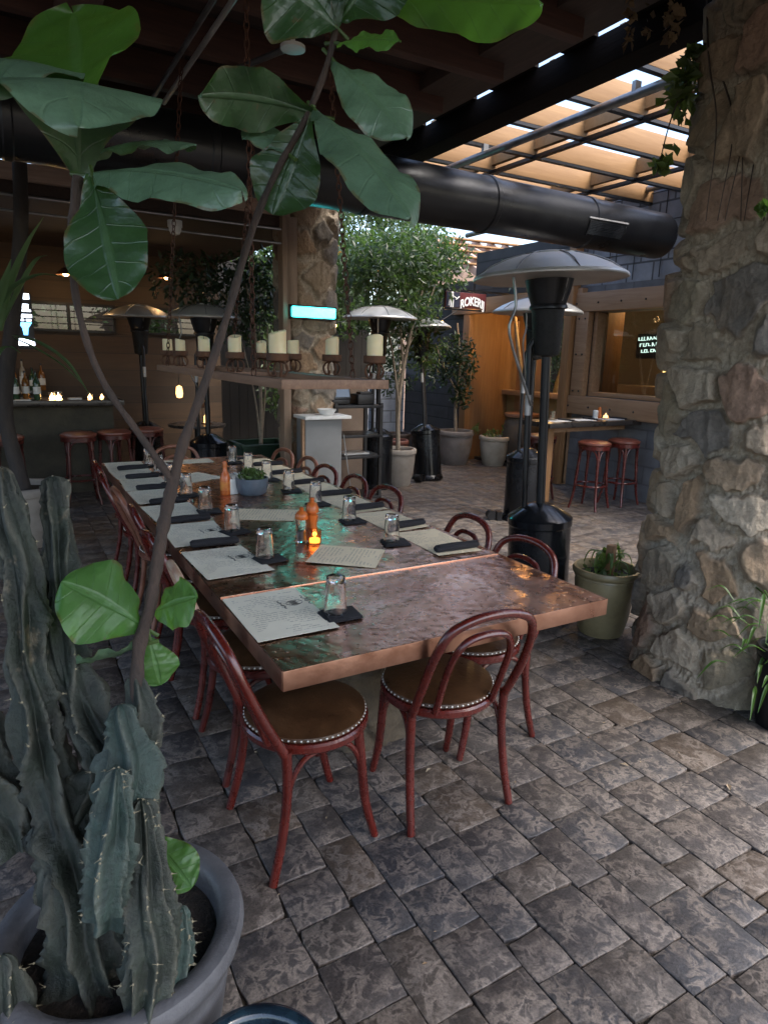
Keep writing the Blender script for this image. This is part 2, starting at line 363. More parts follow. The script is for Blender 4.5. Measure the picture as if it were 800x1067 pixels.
def mk_block(name, c1, c2, joint, bw, bh, axis='yz', jw=.012):
    """painted block work with mortar joints"""
    ma, nt, b, out = nodes(name)
    v = coords(nt, 'Object'); s = nt.nodes.new('ShaderNodeSeparateXYZ'); L(nt, v, s.inputs[0])
    cb = nt.nodes.new('ShaderNodeCombineXYZ')
    L(nt, s.outputs[1 if axis == 'yz' else 0], cb.inputs[0]); L(nt, s.outputs[2], cb.inputs[1])
    br = nt.nodes.new('ShaderNodeTexBrick'); L(nt, cb.outputs[0], br.inputs['Vector'])
    br.inputs['Scale'].default_value = 1.; br.inputs['Brick Width'].default_value = bw; br.inputs['Row Height'].default_value = bh
    br.inputs['Mortar Size'].default_value = jw; br.inputs['Mortar Smooth'].default_value = .2
    br.inputs['Color1'].default_value = (*c1, 1); br.inputs['Color2'].default_value = (*c2, 1); br.inputs['Mortar'].default_value = (*joint, 1)
    n = noise(nt, v, 5, 5); c = mix(nt, br.outputs[0], ramp(nt, n, [(.3, (.72, .72, .72)), (.7, (1.15, 1.15, 1.15))]).outputs[0], 1., 'MULTIPLY')
    L(nt, c, b.inputs['Base Color']); b.inputs['Roughness'].default_value = .75
    h = math_(nt, 'SUBTRACT', math_(nt, 'MULTIPLY', noise(nt, v, 60, 4), .3), br.outputs['Fac'])
    bump(nt, b, h, .5, .008)
    return ma
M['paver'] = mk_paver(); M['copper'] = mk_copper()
M['stone'] = mk_stone('rubble_stone')
M['fig'] = mk_leaf('fiddle_leaf', (.036, .085, .030), (.022, .055, .020), (.14, .34, .03), .16, .36, True, .8, top=(.125, .215, .135))
M['fig_bright'] = mk_leaf('backlit_fiddle_leaf', (0.0432, 0.1224, 0.0252), (0.02736, 0.0792, 0.01728), (.26, .62, .05), .42, .38, True, .6, top=(.085, .20, .055))  # leaf copy with the backlight put in as a brighter green
M['ficus'] = mk_leaf('ficus_leaves', (.060, .095, .040), (.018, .032, .016), (.14, .26, .05), .3, .4)
M['ficus_dark'] = mk_leaf('dark_ficus_leaves', (.030, .055, .030), (.010, .020, .012), (.06, .12, .03), .25, .4)
M['vine'] = mk_leaf('vine_leaves', (.085, .125, .030), (.030, .045, .014), (.25, .36, .06), .35, .45)
M['blade'] = mk_leaf('strap_leaves', (.10, .17, .085), (.055, .10, .045), (.25, .45, .10), .3, .4)
M['bamboo'] = mk_leaf('bamboo_leaves', (.055, .13, .025), (.025, .06, .014), (.2, .4, .06), .35, .4)
M['sprout'] = mk_leaf('sprouts', (.10, .16, .045), (.045, .075, .025), (.25, .4, .06), .3, .5)
M['flower'] = mk_leaf('orange_blossom', (.75, .38, .05), (.55, .25, .04), (.7, .35, .05), .3, .6)
M['dry'] = mk_leaf('dry_twigs_leaf', (.22, .15, .08), (.10, .065, .04), (.2, .12, .05), .15, .8)
M['glass'] = mk_glass('clear_glass'); M['pane'] = mk_pane(); M['tinted'] = mk_pane('tinted_bar_glass', (.28, .30, .27, 1))
M['menu'] = mk_menu('printed_menu', (.88, .83, .67)); M['menu_warm'] = mk_menu('plain_cream_menu', (.88, .76, .54))
M['cactus'] = mk_cactus('grey_green_cactus', (0.02022, 0.02848, 0.02007), (0.008986, 0.013, 0.009446), (.125, .120, .090))
M['cactus_blue'] = mk_cactus('blue_green_cactus', (0.02696, 0.05077, 0.04133), (0.01292, 0.02477, 0.02125), (.14, .155, .125))
M['wax'] = mk_wax()
M['frame'] = mk_bent('red_bentwood', (.115, .0130, .008), (.048, .0068, .005), (.20, .075, .045))
M['cmu'] = mk_block('grey_block', (0.16, 0.164, 0.176), (0.128, 0.132, 0.144), (.11, .112, .12), .42, .21)
M['cmu_pale'] = mk_block('pale_blue_block', (.34, .37, .43), (.28, .31, .37), (.17, .18, .2), .42, .21, 'xz')
M['siding'] = mk_block('dark_grey_siding', (0.048, 0.0464, 0.048), (0.0384, 0.0376, 0.04), (.02, .02, .02), 3., .2)
M['panel'] = mk_block('pale_grey_panels', (0.2565, 0.2755, 0.3135), (0.209, 0.2232, 0.2565), (.07, .075, .085), .36, .30)

# ------------------------------------------------------------------ mesh helpers
class MB:
    """collects shapes into one mesh"""
    def __init__(s): s.v = []; s.f = []; s.m = []; s.uv = None; s.flat = set()
    def add(s, vs, fs, mi=0, flat=False):
        o = len(s.v); s.v += [tuple(p) for p in vs]
        for f in fs:
            if flat: s.flat.add(len(s.f))
            s.f.append(tuple(i+o for i in f)); s.m.append(mi)
        return s
    def box(s, c, d, rz=0., mi=0, taper=None, mat=None):
        x, y, z = d[0]/2, d[1]/2, d[2]/2
        t = taper or 1.
        vs = [(-x, -y, -z), (x, -y, -z), (x, y, -z), (-x, y, -z), (-x*t, -y*t, z), (x*t, -y*t, z), (x*t, y*t, z), (-x*t, y*t, z)]
        Mx = (mat or Matrix.Rotation(rz, 4, 'Z'))
        vs = [Mx @ Vector(p)+Vector(c) for p in vs]
        return s.add(vs, [(0, 3, 2, 1), (4, 5, 6, 7), (0, 1, 5, 4), (1, 2, 6, 5), (2, 3, 7, 6), (3, 0, 4, 7)], mi, True)
    def bar(s, a, b, w, h=None, mi=0, up=(0, 0, 1)):
        a, b = Vector(a), Vector(b); d = (b-a); l = d.length; d.normalize(); h = h or w
        u = Vector(up)
        if abs(d.dot(u)) > .98: u = Vector((1, 0, 0))
        sd = d.cross(u).normalized(); uu = sd.cross(d)
        mt = Matrix((sd, d, uu)).transposed().to_4x4()
        return s.box((a+b)/2, (w, l, h), mat=mt, mi=mi)
    def tube(s, pts, rad, n=10, closed=False, mi=0, cap=True, squash=1.):
        pts = [Vector(p) for p in pts]; k = len(pts)
        rad = [rad]*k if isinstance(rad, (int, float)) else list(rad)
        tang = []
        for i in range(k):
            if closed: t = pts[(i+1) % k]-pts[i-1]
            else: t = pts[min(i+1, k-1)]-pts[max(i-1, 0)]
            tang.append(t.normalized() if t.length > 1e-9 else Vector((0, 0, 1)))
        nn = tang[0].orthogonal().normalized()
        if squash != 1.:
            nn = Vector((0, 0, 1))-tang[0]*tang[0].z
            nn = nn.normalized() if nn.length > 1e-3 else tang[0].orthogonal().normalized()
        vs = []
        for i in range(k):
            nn = (nn-tang[i]*nn.dot(tang[i])).normalized(); bb = tang[i].cross(nn)
            for j in range(n):
                a = 2*PI*j/n; vs.append(pts[i]+nn*(math.cos(a)*rad[i])+bb*(math.sin(a)*rad[i]*squash))
        fs = []
        for i in range(k if closed else k-1):
            o, p = i*n, ((i+1) % k)*n
            for j in range(n): fs.append((o+j, o+(j+1) % n, p+(j+1) % n, p+j))
        if cap and not closed: fs += [tuple(reversed(range(n))), tuple(range((k-1)*n, k*n))]
        return s.add(vs, fs, mi)
    def lathe(s, prof, n=32, c=(0, 0, 0), mi=0, wob=None):
        """profile of (radius, height) turned about the vertical through c"""
        vs = []; c = Vector(c)
        for r, z in prof:
            for j in range(n):
                a = 2*PI*j/n; q = r*(1+(wob(a, z) if wob else 0)); vs.append(c+Vector((q*math.cos(a), q*math.sin(a), z)))
        fs = []
        for i in range(len(prof)-1):
            for j in range(n): fs.append((i*n+j, i*n+(j+1) % n, (i+1)*n+(j+1) % n, (i+1)*n+j))
        if prof[0][0] > 1e-4: fs.append(tuple(reversed(range(n))))
        if prof[-1][0] > 1e-4: fs.append(tuple(range((len(prof)-1)*n, len(prof)*n)))
        return s.add(vs, fs, mi)
    def ball(s, c, r, n=10, mi=0, sz=1.):
        return s.lathe([(max(1e-5, r*math.sin(PI*i/n)), -r*sz*math.cos(PI*i/n)) for i in range(n+1)], max(6, n), c, mi)
    def link(s, name, mat, parent=None, smooth=True, bevel=0., angle=40):
        me = bpy.data.meshes.new(name); me.from_pydata(s.v, [], s.f); me.update()
        for mm in (mat if isinstance(mat, (list, tuple)) else [mat]): me.materials.append(mm)
        if any(s.m): me.polygons.foreach_set('material_index', s.m)
        bm = bmesh.new(); bm.from_mesh(me)
        bmesh.ops.remove_doubles(bm, verts=bm.verts, dist=1e-5)
        if bevel:
            es = [e for e in bm.edges if len(e.link_faces) == 2 and e.calc_face_angle(0) > R(30)]
            bmesh.ops.bevel(bm, geom=es, offset=bevel, segments=2, profile=.6, affect='EDGES', clamp_overlap=True)
        bmesh.ops.recalc_face_normals(bm, faces=bm.faces)
        bm.to_mesh(me); bm.free()
        if smooth:
            me.polygons.foreach_set('use_smooth', [True]*len(me.polygons))
            try: me.set_sharp_from_angle(angle=R(angle))
            except Exception: pass
        o = bpy.data.objects.new(name, me); COL.objects.link(o)
        if parent: o.parent = parent
        return o
def rawmesh(name, vs, fs, mat, parent=None, smooth=True, attrs=None, uv=None):
    me = bpy.data.meshes.new(name); me.from_pydata([tuple(map(float, p)) for p in vs], [], [tuple(map(int, f)) for f in fs]); me.update()
    for mm in (mat if isinstance(mat, (list, tuple)) else [mat]): me.materials.append(mm)
    if smooth: me.polygons.foreach_set('use_smooth', [True]*len(me.polygons))
    for k, arr in (attrs or {}).items():
        at = me.attributes.new(k, 'FLOAT', 'POINT'); at.data.foreach_set('value', np.asarray(arr, dtype=np.float32))
    if uv is not None:
        ul = me.uv_layers.new(name='UVMap'); li = np.zeros(len(me.loops), dtype=np.int32); me.loops.foreach_get('vertex_index', li)
        ul.data.foreach_set('uv', np.asarray(uv, dtype=np.float32)[li].ravel())
    o = bpy.data.objects.new(name, me); COL.objects.link(o)
    if parent: o.parent = parent
    return o
def tag(o, label, cat, group=None):
    o['label'] = label; o['category'] = cat
    if group: o['group'] = group
    return o
def thing(name, label, cat, loc=(0, 0, 0), rz=0., group=None):
    o = bpy.data.objects.new(name, None); o.empty_display_size = .1; COL.objects.link(o)
    o.location = loc; o.rotation_euler = (0, 0, rz); return tag(o, label, cat, group)
def struct(o): o['kind'] = 'structure'; return o
def dup(root, loc, rz=0., label=None, group=None):
    r = root.copy(); COL.objects.link(r); r.location = loc; r.rotation_euler = (0, 0, rz)
    if label: r['label'] = label
    if group: r['group'] = group
    for ch in list(root.children):
        c = ch.copy(); COL.objects.link(c); c.parent = r
        for g in list(ch.children):
            d = g.copy(); COL.objects.link(d); d.parent = c
    return r
def curve(pts, n=24):
    """Catmull-Rom through the given points"""
    P = [Vector(p) for p in pts]; P = [P[0]*2-P[1]]+P+[P[-1]*2-P[-2]]; out = []
    segs = len(P)-3; per = max(2, n//segs)
    for i in range(segs):
        p0, p1, p2, p3 = P[i:i+4]
        for k in range(per):
            t = k/per
            out.append(.5*((2*p1)+(p2-p0)*t+(2*p0-5*p1+4*p2-p3)*t*t+(3*p1-p0-3*p2+p3)*t**3))
    out.append(P[-2]); return out
def lerp_list(a, n):
    return list(np.interp(np.linspace(0, 1, n), np.linspace(0, 1, len(a)), a))
# smooth lattice noise in numpy
_rng = np.random.RandomState(5); _lat = _rng.rand(32, 32, 32)
def vnoise(p):
    p = np.asarray(p, float); i = np.floor(p).astype(int); f = p-i; f = f*f*(3-2*f); r = 0
    for dx in (0, 1):
        for dy in (0, 1):
            for dz in (0, 1):
                w = (f[..., 0] if dx else 1-f[..., 0])*(f[..., 1] if dy else 1-f[..., 1])*(f[..., 2] if dz else 1-f[..., 2])
                r = r+w*_lat[(i[..., 0]+dx) % 32, (i[..., 1]+dy) % 32, (i[..., 2]+dz) % 32]
    return r
def fnoise(p, o=3):
    p = np.asarray(p, float); s = 0; a = .5
    for k in range(o): s = s+a*vnoise(p*(2**k)+17.3*k); a *= .5
    return s/(1-.5**o)

# ------------------------------------------------------------------ ground and paving
def paving():
    rg = random.Random(3); vs = []; fs = []
    x = -3.2; widths = [.18, .135, .215, .18, .135, .235, .20]
    k = 0
    while x < 6.75:
        w = widths[rg.randrange(7)]; y = .1-rg.random()*.3
        ymax = 11.
        while y < ymax:
            l = rg.choice([.135, .18, .18, .235, .27, .21]); g = .0006+.0014*rg.random()
            x0, x1, y0, y1 = x+g, x+w-g, y+g, y+l-g
            near = (x0*x0+y0*y0) < 25
            e = 3 if near else 1
            loop = []
            cs = [(x0, y0), (x1, y0), (x1, y1), (x0, y1)]
            for q in range(4):
                a, b = cs[q], cs[(q+1) % 4]
                for j in range(e): loop.append((a[0]+(b[0]-a[0])*j/e, a[1]+(b[1]-a[1])*j/e))
            cxm, cym = (x0+x1)/2, (y0+y1)/2
            jit = [(px+rg.uniform(-.0025, .0025), py+rg.uniform(-.0025, .0025)) for px, py in loop]
            if near:   # knock the corners off
                for q in range(4):
                    px, py = jit[q*e]; s = rg.choice((.006, .01, .015, .02, .03, .09))
                    jit[q*e] = (px+(cxm-px)*s, py+(cym-py)*s)
            tz, tx, ty = rg.uniform(-.0012, .0012), rg.uniform(-.005, .005), rg.uniform(-.005, .005)
            n = len(jit); o = len(vs)
            for ins, z in ((0, -.03), (0, -.004), (.0012, -.0011), (.0034, 0)):
                for px, py in jit:
                    dx, dy = cxm-px, cym-py; d = math.hypot(dx, dy)
                    qx, qy = px+dx/d*ins, py+dy/d*ins
                    vs.append((qx, qy, z+tz+(tx*(qx-cxm)+ty*(qy-cym) if z > -.02 else 0)))
            for r in range(3):
                for j in range(n): fs.append((o+r*n+j, o+r*n+(j+1) % n, o+(r+1)*n+(j+1) % n, o+(r+1)*n+j))
            fs.append(tuple(range(o+3*n, o+4*n)))
            y += l
        x += w; k += 1
    o = rawmesh('paving', vs, fs, M['paver'])
    try: o.data.set_sharp_from_angle(angle=R(60))
    except Exception: pass
    return struct(o)
paving()
gm = basic('joint_sand', (.085, .073, .060), (.050, .043, .036), .95, 0, 3, .5, 80)
g = MB(); g.add([(-60, -60, -.016), (60, -60, -.016), (60, 60, -.016), (-60, 60, -.016)], [(0, 1, 2, 3)]); struct(g.link('ground', gm))

rs_ = np.random.RandomState(77); lv = []; lf = []
for k in range(150):
    x, y = rs_.uniform(-.4, 3.4), rs_.uniform(1.0, 6.)
    a = rs_.uniform(0, 6.28); l = rs_.uniform(.003, .010) if k > 16 else rs_.uniform(.014, .028); c_, s_ = math.cos(a), math.sin(a); o_ = len(lv)
    for u_, v_, z_ in ((-1, 0, .0), (0, .45, .3), (1, 0, .1), (0, -.45, .35)): lv.append((x+l*(u_*c_-v_*s_), y+l*(u_*s_+v_*c_), .0045+z_*l))
    lf.append((o_, o_+1, o_+2, o_+3))
o = rawmesh('leaf_litter', lv, lf, basic('dry_litter', (.36, .30, .21), (.16, .10, .05), .9, 0, 3, 0), None, False); o['kind'] = 'stuff'; o['label'] = 'scattered dry leaf bits and crumbs on the pavers'
# ------------------------------------------------------------------ rubble columns
def rubble_column(name, cx, cy, hx, hy, H, nu, nv, cell, depth, seed, mat, flare=.10, lean=(0, 0), nexp=3.2, z0=-.02, parent=None, taper=0.):
    rs = np.random.RandomState(seed)
    th = np.linspace(0, 2*PI, nu, endpoint=False); zz = np.linspace(z0, H, nv)
    c, s = np.cos(th), np.sin(th)
    rr = (np.abs(c/hx)**nexp+np.abs(s/hy)**nexp)**(-1/nexp)
    bx, by = rr*c, rr*s
    arc = np.concatenate([[0], np.cumsum(np.hypot(np.diff(bx), np.diff(by)))]); per = arc[-1]+math.hypot(bx[0]-bx[-1], by[0]-by[-1])
    A, Z = np.meshgrid(arc, zz); TH, _ = np.meshgrid(th, zz)
    wp = np.stack([np.cos(TH)*3, np.sin(TH)*3, Z*3.2], -1)
    Aw = A+(fnoise(wp*1.6, 3)-.5)*cell*.42; Zw = Z+(fnoise(wp*1.6+9, 3)-.5)*cell*.42
    seeds = []
    rows = int(H/(cell*.82))+2; colsn = max(5, int(per/cell))
    for i in range(rows):
        for j in range(colsn):
            seeds.append(((j+.5*(i % 2)+rs.uniform(-.38, .38))*per/colsn, z0+(i+rs.uniform(-.38, .38))*cell*.82, rs.uniform(.72, 1.35), rs.uniform(.8, 1.25), rs.uniform(-.5, .5)))
    best = np.full(A.shape, 9.); sec = np.full(A.shape, 9.); idx = np.zeros(A.shape, int)
    for k, (sa, sz, wgt, asp, rot_) in enumerate(seeds):
        da = (Aw-sa+per/2) % per-per/2; dz = Zw-sz
        u_, v_ = da*math.cos(rot_)+dz*math.sin(rot_), -da*math.sin(rot_)+dz*math.cos(rot_)
        d = np.maximum(np.hypot(u_/asp, v_*asp), (np.abs(u_)/asp+np.abs(v_)*asp)*.78)/wgt
        upd = d < best
        sec = np.where(upd, best, np.minimum(sec, d)); idx = np.where(upd, k, idx); best = np.where(upd, d, best)
    edge = (sec-best)/cell
    sm = np.clip((edge-.10)/.13, 0, 1); sm = sm*sm*(3-2*sm)
    ids = rs.rand(len(seeds)); proud = rs.uniform(.35, 1., len(seeds)); tx = rs.uniform(-.35, .35, len(seeds)); tz = rs.uniform(-.35, .35, len(seeds))
    S = np.array(seeds)
    da = (Aw-S[idx, 0]+per/2) % per-per/2; dz = Zw-S[idx, 1]
    rough = fnoise(np.stack([np.cos(TH)*7, np.sin(TH)*7, Z*8], -1)+ids[idx][..., None]*30, 4)-.5
    # broken facets: ridged noise cut differently on every stone
    fac = np.abs(vnoise(np.stack([np.cos(TH)*6, np.sin(TH)*6, Z*6], -1)+ids[idx][..., None]*50)-.5)
    h = depth*sm*(proud[idx]+tx[idx]*da/cell*1.4+tz[idx]*dz/cell*1.4+rough*.5-fac*.25)+(1-sm)*depth*(fnoise(wp*9, 3)-.62)*.55
    big = (fnoise(np.stack([np.cos(TH)*1.3, np.sin(TH)*1.3, Z*1.1], -1)+3, 2)-.5)*.10
    fl = 1+flare*np.exp(-np.maximum(Z, 0)/.45)-taper*Z
    Rr = rr[None, :]*fl+h+big
    X = cx+lean[0]*Z+Rr*np.cos(TH); Y = cy+lean[1]*Z+Rr*np.sin(TH)
    vs = np.stack([X, Y, Z], -1).reshape(-1, 3)
    i, j = np.meshgrid(np.arange(nv-1), np.arange(nu), indexing='ij'); j2 = (j+1) % nu
    fs = np.stack([i*nu+j, i*nu+j2, (i+1)*nu+j2, (i+1)*nu+j], -1).reshape(-1, 4)
    return rawmesh(name, vs, fs, mat, parent, True, {'stone_id': ids[idx].ravel(), 'joint': (1-sm).ravel()})
PX, PY = 3.17, 1.92
pil = rubble_column('stone_pillar', PX, PY, .345, .345, 3.75, 560, 700, .235, .075, 11, M['stone'], .06, (.0, .0), 2.8)
tag(pil, 'massive rubble stone pillar of grey and tan boulders reaching the pergola', 'pillar')
bp = rubble_column('stone_pillar', 2.66, 6.25, .25, .25, 3.2, 160, 260, .26, .05, 5, M['stone'], .05, (0, 0), 3.4)
tag(bp, 'stone pillar behind the dining table carrying the cyan light', 'pillar')
hw_ = wood('weathered_post', (.34, .24, .17), (.20, .135, .09), 2, .75, 2.5)
p = MB(); p.box((2.345, 6.02, 1.45), (.075, .12, 2.9)); p.box((2.40, 5.99, 2.35), (.10, .06, .9))
tag(p.link('wooden_post', hw_, bevel=.004), 'weathered pale wooden post fixed against the stone pillar behind the table', 'post')

# ------------------------------------------------------------------ building along the courtyard's far side
WX = 6.38
wall = thing('restaurant_building', 'grey painted building with timber framed window and recessed entrance', 'building', (0, 0, 0))
y_d0, y_d1 = 6.32, 8.45          # recess
wn0, wn1, wz0, wz1 = 4.40, 6.02, 1.17, 2.19
def wallbox(y0, y1, z0, z1, mat, x0=WX, x1=WX+.25, name='wall'):
    b = MB(); b.box(((x0+x1)/2, (y0+y1)/2, (z0+z1)/2), (x1-x0, y1-y0, z1-z0)); return b.link(name, mat, wall)
w = MB()
for y0, y1, z0, z1 in ((2.4, wn0, 0, 2.50), (wn0, wn1, 0, wz0), (wn0, wn1, wz1, 2.50), (wn1, y_d0, 0, 2.50), (2.4, y_d0, 2.502, 3.48)):
    w.box((WX+.13, (y0+y1)/2, (z0+z1)/2), (.26, y1-y0, z1-z0), mi=1 if z0 > 2.5 else 0)
w.link('wall', [M['cmu'], M['panel']], wall, False)
w = MB(); w.box((WX+.13, 9.45, 1.3), (.26, 1.9, 2.6)); w.box((WX+.13, 7.385, 2.82), (.26, 5.93-3.8, .64)); w.box((WX+.13, 9.45, 2.68), (.26, 1.9, .15))
w.link('wall', M['siding'], wall, False)
# entrance recess: back wall, returns, window over wainscot
RX = 7.15
w = MB(); w.box((RX+.05, (y_d0+y_d1)/2, .52), (.1, y_d1-y_d0+.3, 1.04)); w.link('wainscot', M['wain'], wall, False)
w = MB(); w.box(((WX+RX)/2+.1, y_d1+.055, 1.25), (RX-WX+.2, .10, 2.5)); w.box(((WX+RX)/2+.15, y_d0-.06, 1.25), (RX-WX-.3, .10, 2.5))
w.box((RX+.05, y_d1-.30, 1.27), (.16, .16, 2.5)); w.box((RX+.05, (y_d0+y_d1)/2, 2.35), (.14, y_d1-y_d0, .3))
w.link('recess_lining', M['timber_v'], wall, True, .006)
w = MB(); w.box((RX-.02, (y_d0+y_d1)/2, 1.08), (.2, y_d1-y_d0+.02, .075)); w.link('window_sill', M['timber'], wall, True, .006)
w = MB(); w.box((WX-.03, y_d1+.07, 1.13), (.10, .16, 2.26)); w.link('door_post', M['timber_v'], wall, True, .008)
w = MB(); w.box((WX-.03, y_d0+.02, 1.13), (.10, .20, 2.26)); w.link('door_post', M['timber'], wall, True, .008)
w = MB(); w.box((WX-.035, (y_d0+y_d1)/2+.15, 2.37), (.11, y_d1-y_d0+.62, .22)); w.link('lintel', M['timber'], wall, True, .008)
# picture window
w = MB()
w.box((WX-.035, wn1+.10, (wz0+wz1)/2), (.11, .20, wz1-wz0+.002)); w.box((WX-.035, wn0-.1, (wz0+wz1)/2), (.11, .20, wz1-wz0+.002))
w.box((WX-.04, (wn0+wn1)/2, wz1+.115), (.12, wn1-wn0+.56, .226)); w.box((WX-.04, (wn0+wn1)/2, wz0-.115), (.12, wn1-wn0+.56, .226))
w.box((WX+.10, wn1-.03, (wz0+wz1)/2), (.18, .055, wz1-wz0-.004)); w.box((WX+.10, (wn0+wn1)/2-.03, wz0+.03), (.18, wn1-wn0-.07, .05))
fr = w.link('window_frame', M['timber'], wall, True, .008)
bo = MB()
for y in (wn1+.05, wn1+.15): 
    for z in (wz0+.06, (wz0+wz1)/2, wz1-.08): bo.ball((WX-.092, y, z), .012, 6)
for y in np.linspace(wn0+.1, wn1+.2, 6):
    for z in (wz0-.13, wz1+.1): bo.ball((WX-.102, y, z), .012, 6)
bo.link('bolt_heads', M['black_metal'], wall)
pn = MB(); pn.add([(WX+.15, wn0, wz0), (WX+.15, wn1, wz0), (WX+.15, wn1, wz1), (WX+.15, wn0, wz1)], [(0, 3, 2, 1)]); pn.link('window_pane', M['pane'], wall, False)
pn = MB(); pn.add([(RX-.0, y_d0, 1.12), (RX-.0, y_d1-.38, 1.12), (RX-.0, y_d1-.38, 2.2), (RX-.0, y_d0, 2.2)], [(0, 3, 2, 1)]); pn.link('entrance_pane', M['pane'], wall, False)
# the dining room seen through the glass
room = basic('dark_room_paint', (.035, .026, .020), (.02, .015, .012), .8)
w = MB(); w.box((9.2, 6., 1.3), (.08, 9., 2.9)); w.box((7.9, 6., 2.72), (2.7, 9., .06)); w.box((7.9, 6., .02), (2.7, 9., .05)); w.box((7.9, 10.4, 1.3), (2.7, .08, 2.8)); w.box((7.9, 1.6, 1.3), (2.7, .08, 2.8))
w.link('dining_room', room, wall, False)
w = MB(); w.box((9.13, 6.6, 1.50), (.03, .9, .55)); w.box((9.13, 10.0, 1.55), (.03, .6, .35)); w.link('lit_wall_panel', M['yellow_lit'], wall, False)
w = MB(); w.box((8.7, 6.9, .75), (.5, 2.2, 1.0)); w.box((8.3, 9., .75), (.5, 1.6, 1.)); w.link('counter', basic('dark_counter', (.05, .03, .02)), wall, True, .01)
for (a, b_, c_) in ((7.6, 6.1, 2.64), (7.9, 8.4, 2.62), (8.0, 9.2, 2.62)):
    w = MB(); w.lathe([(.09, 0), (.09, .03)], 20, (a, b_, c_)); w.link('ceiling_light', M['lampglow'], wall)
for (a, b_, c_) in ((8.1, 8.75, 1.72), (8.1, 9.0, 1.72), (8.0, 8.2, 1.2), (7.8, 9.4, 1.3)):
    w = MB(); w.ball((a, b_, c_), .035, 10); w.link('table_lamp', M['bulb'], wall)
sgn = MB(); sgn.box((7.0, 5.55, 1.80), (.04, .56, .30)); sgn.link('reflection_backing', M['black_metal'], wall)
rg = random.Random(8); gl = MB()
for r_ in range(3):
    yy = 5.80-.03*r_
    while yy > 5.34:
        k_ = rg.randrange(4); hh = rg.uniform(.030, .052); zc = 1.885-.075*r_+(5.8-yy)*.06
        gl.box((6.972, yy, zc), (.010, .008, hh))
        if k_ in (0, 2): gl.box((6.974, yy-.014, zc+hh*.4), (.008, .026, .008))
        if k_ in (1, 2): gl.box((6.974, yy-.014, zc-hh*.4), (.008, .026, .008))
        if k_ == 3: gl.bar((6.974, yy, zc+hh*.45), (6.974, yy-.03, zc-hh*.45), .008)
        yy -= rg.uniform(.034, .060)
gl.link('reflection_strokes', glow('reflected_sign_glow', (.6, .85, .75), .4), wall, False)  # glowing strokes stand in for a sign's reversed reflection in the pane
# trellis of thin rods over the upper panels and pipe on top of the wall
w = MB()
for y in np.arange(2.6, 6.3, .36): w.tube([(WX-.02, y, 2.52), (WX-.02, y, 3.44)], .006, 6)
for z in (2.80, 3.10, 3.4): w.tube([(WX-.03, 2.5, z), (WX-.03, 6.3, z)], .006, 6)
tag(w.link('wire_trellis', M['black_metal']), 'thin dark wire trellis over the pale panels above the timber window', 'trellis')
w = MB(); w.tube([(WX-.10, 2.6, 3.47), (WX-.10, 8.6, 3.40)], .035, 12); 
for y in (3.2, 4.4, 5.6, 6.8, 8.): w.box((WX-.03, y, 3.44), (.16, .03, .05))
tag(w.link('gutter_pipe', M['steel_edge']), 'grey pipe clipped along the top of the grey building wall', 'pipe')
for i, (y, r_, lb) in enumerate(((4.98, .15, 'larger white dome lamp on top of the grey wall beside the pillar'), (7.2, .13, 'smaller grey dome lamp on top of the grey wall beyond the duct'))):
    t = thing('dome_lamp', lb, 'lamp', (WX-.02, y, 3.51))
    w = MB(); w.lathe([(r_, 0), (r_*.98, .05), (r_*.8, .12), (r_*.45, .165), (.001, .18)], 20); w.link('dome', M['white'], t)
    w = MB(); w.lathe([(r_*.5, -.05), (r_*.5, 0)], 14); w.link('base', M['black_metal'], t)

# back walls
t = thing('courtyard_wall', 'pale blue block wall closing the far end of the courtyard', 'wall')
w = MB(); w.box((6.05, 10.5, .66), (.62, .2, 1.32)); w.link('wall', M['cmu_pale'], t, False)
t = thing('partition_wall', 'low tan plaster partition behind the black shelves', 'wall')
w = MB(); w.box((3.27, 6.75, .66), (.66, .12, 1.32)); w.link('wall', M['plaster'], t, True, .006)
w = MB(); w.box((3.27, 6.75, 1.335), (.70, .16, .03)); w.link('capping', M['timber'], t, True, .004)
t = thing('timber_lean_to', 'tan timber lean-to roof rising beyond the dark grey siding', 'shelter')
w = MB()
for k in range(7): w.bar((7.9+.42*k, 10.9, 3.2+.02*k), (7.7+.42*k, 12.6, 4.1), .09, .14)
w.link('rafter', M['header'], t, True, .004)
w = MB()
for k in range(5): w.bar((7.6, 11.1+.32*k, 3.40+.17*k), (11.0, 11.1+.32*k, 3.46+.17*k), .16, .03)
w.link('batten', M['tan'], t, True, .003)
w = MB(); w.box((9.3, 12.7, 2.05), (3.4, .1, 4.1)); w.link('board_wall', M['header'], t, False)
dk = basic('dark_back_boards', (.030, .026, .022), (.015, .013, .012), .85)
t = thing('back_fence', 'tall dark boarded fence behind the trees at the far end', 'fence')
w = MB()
x = 2.8
while x < 5.75: w.box((x, 10.62, 1.55), (.145, .03, 3.1)); x += .15
w.link('board_panel', dk, t, False)
w = MB(); w.box((4.25, 10.66, .5), (3.0, .04, .09)); w.box((4.25, 10.66, 2.2), (3.0, .04, .09)); w.link('rail', dk, t, False)

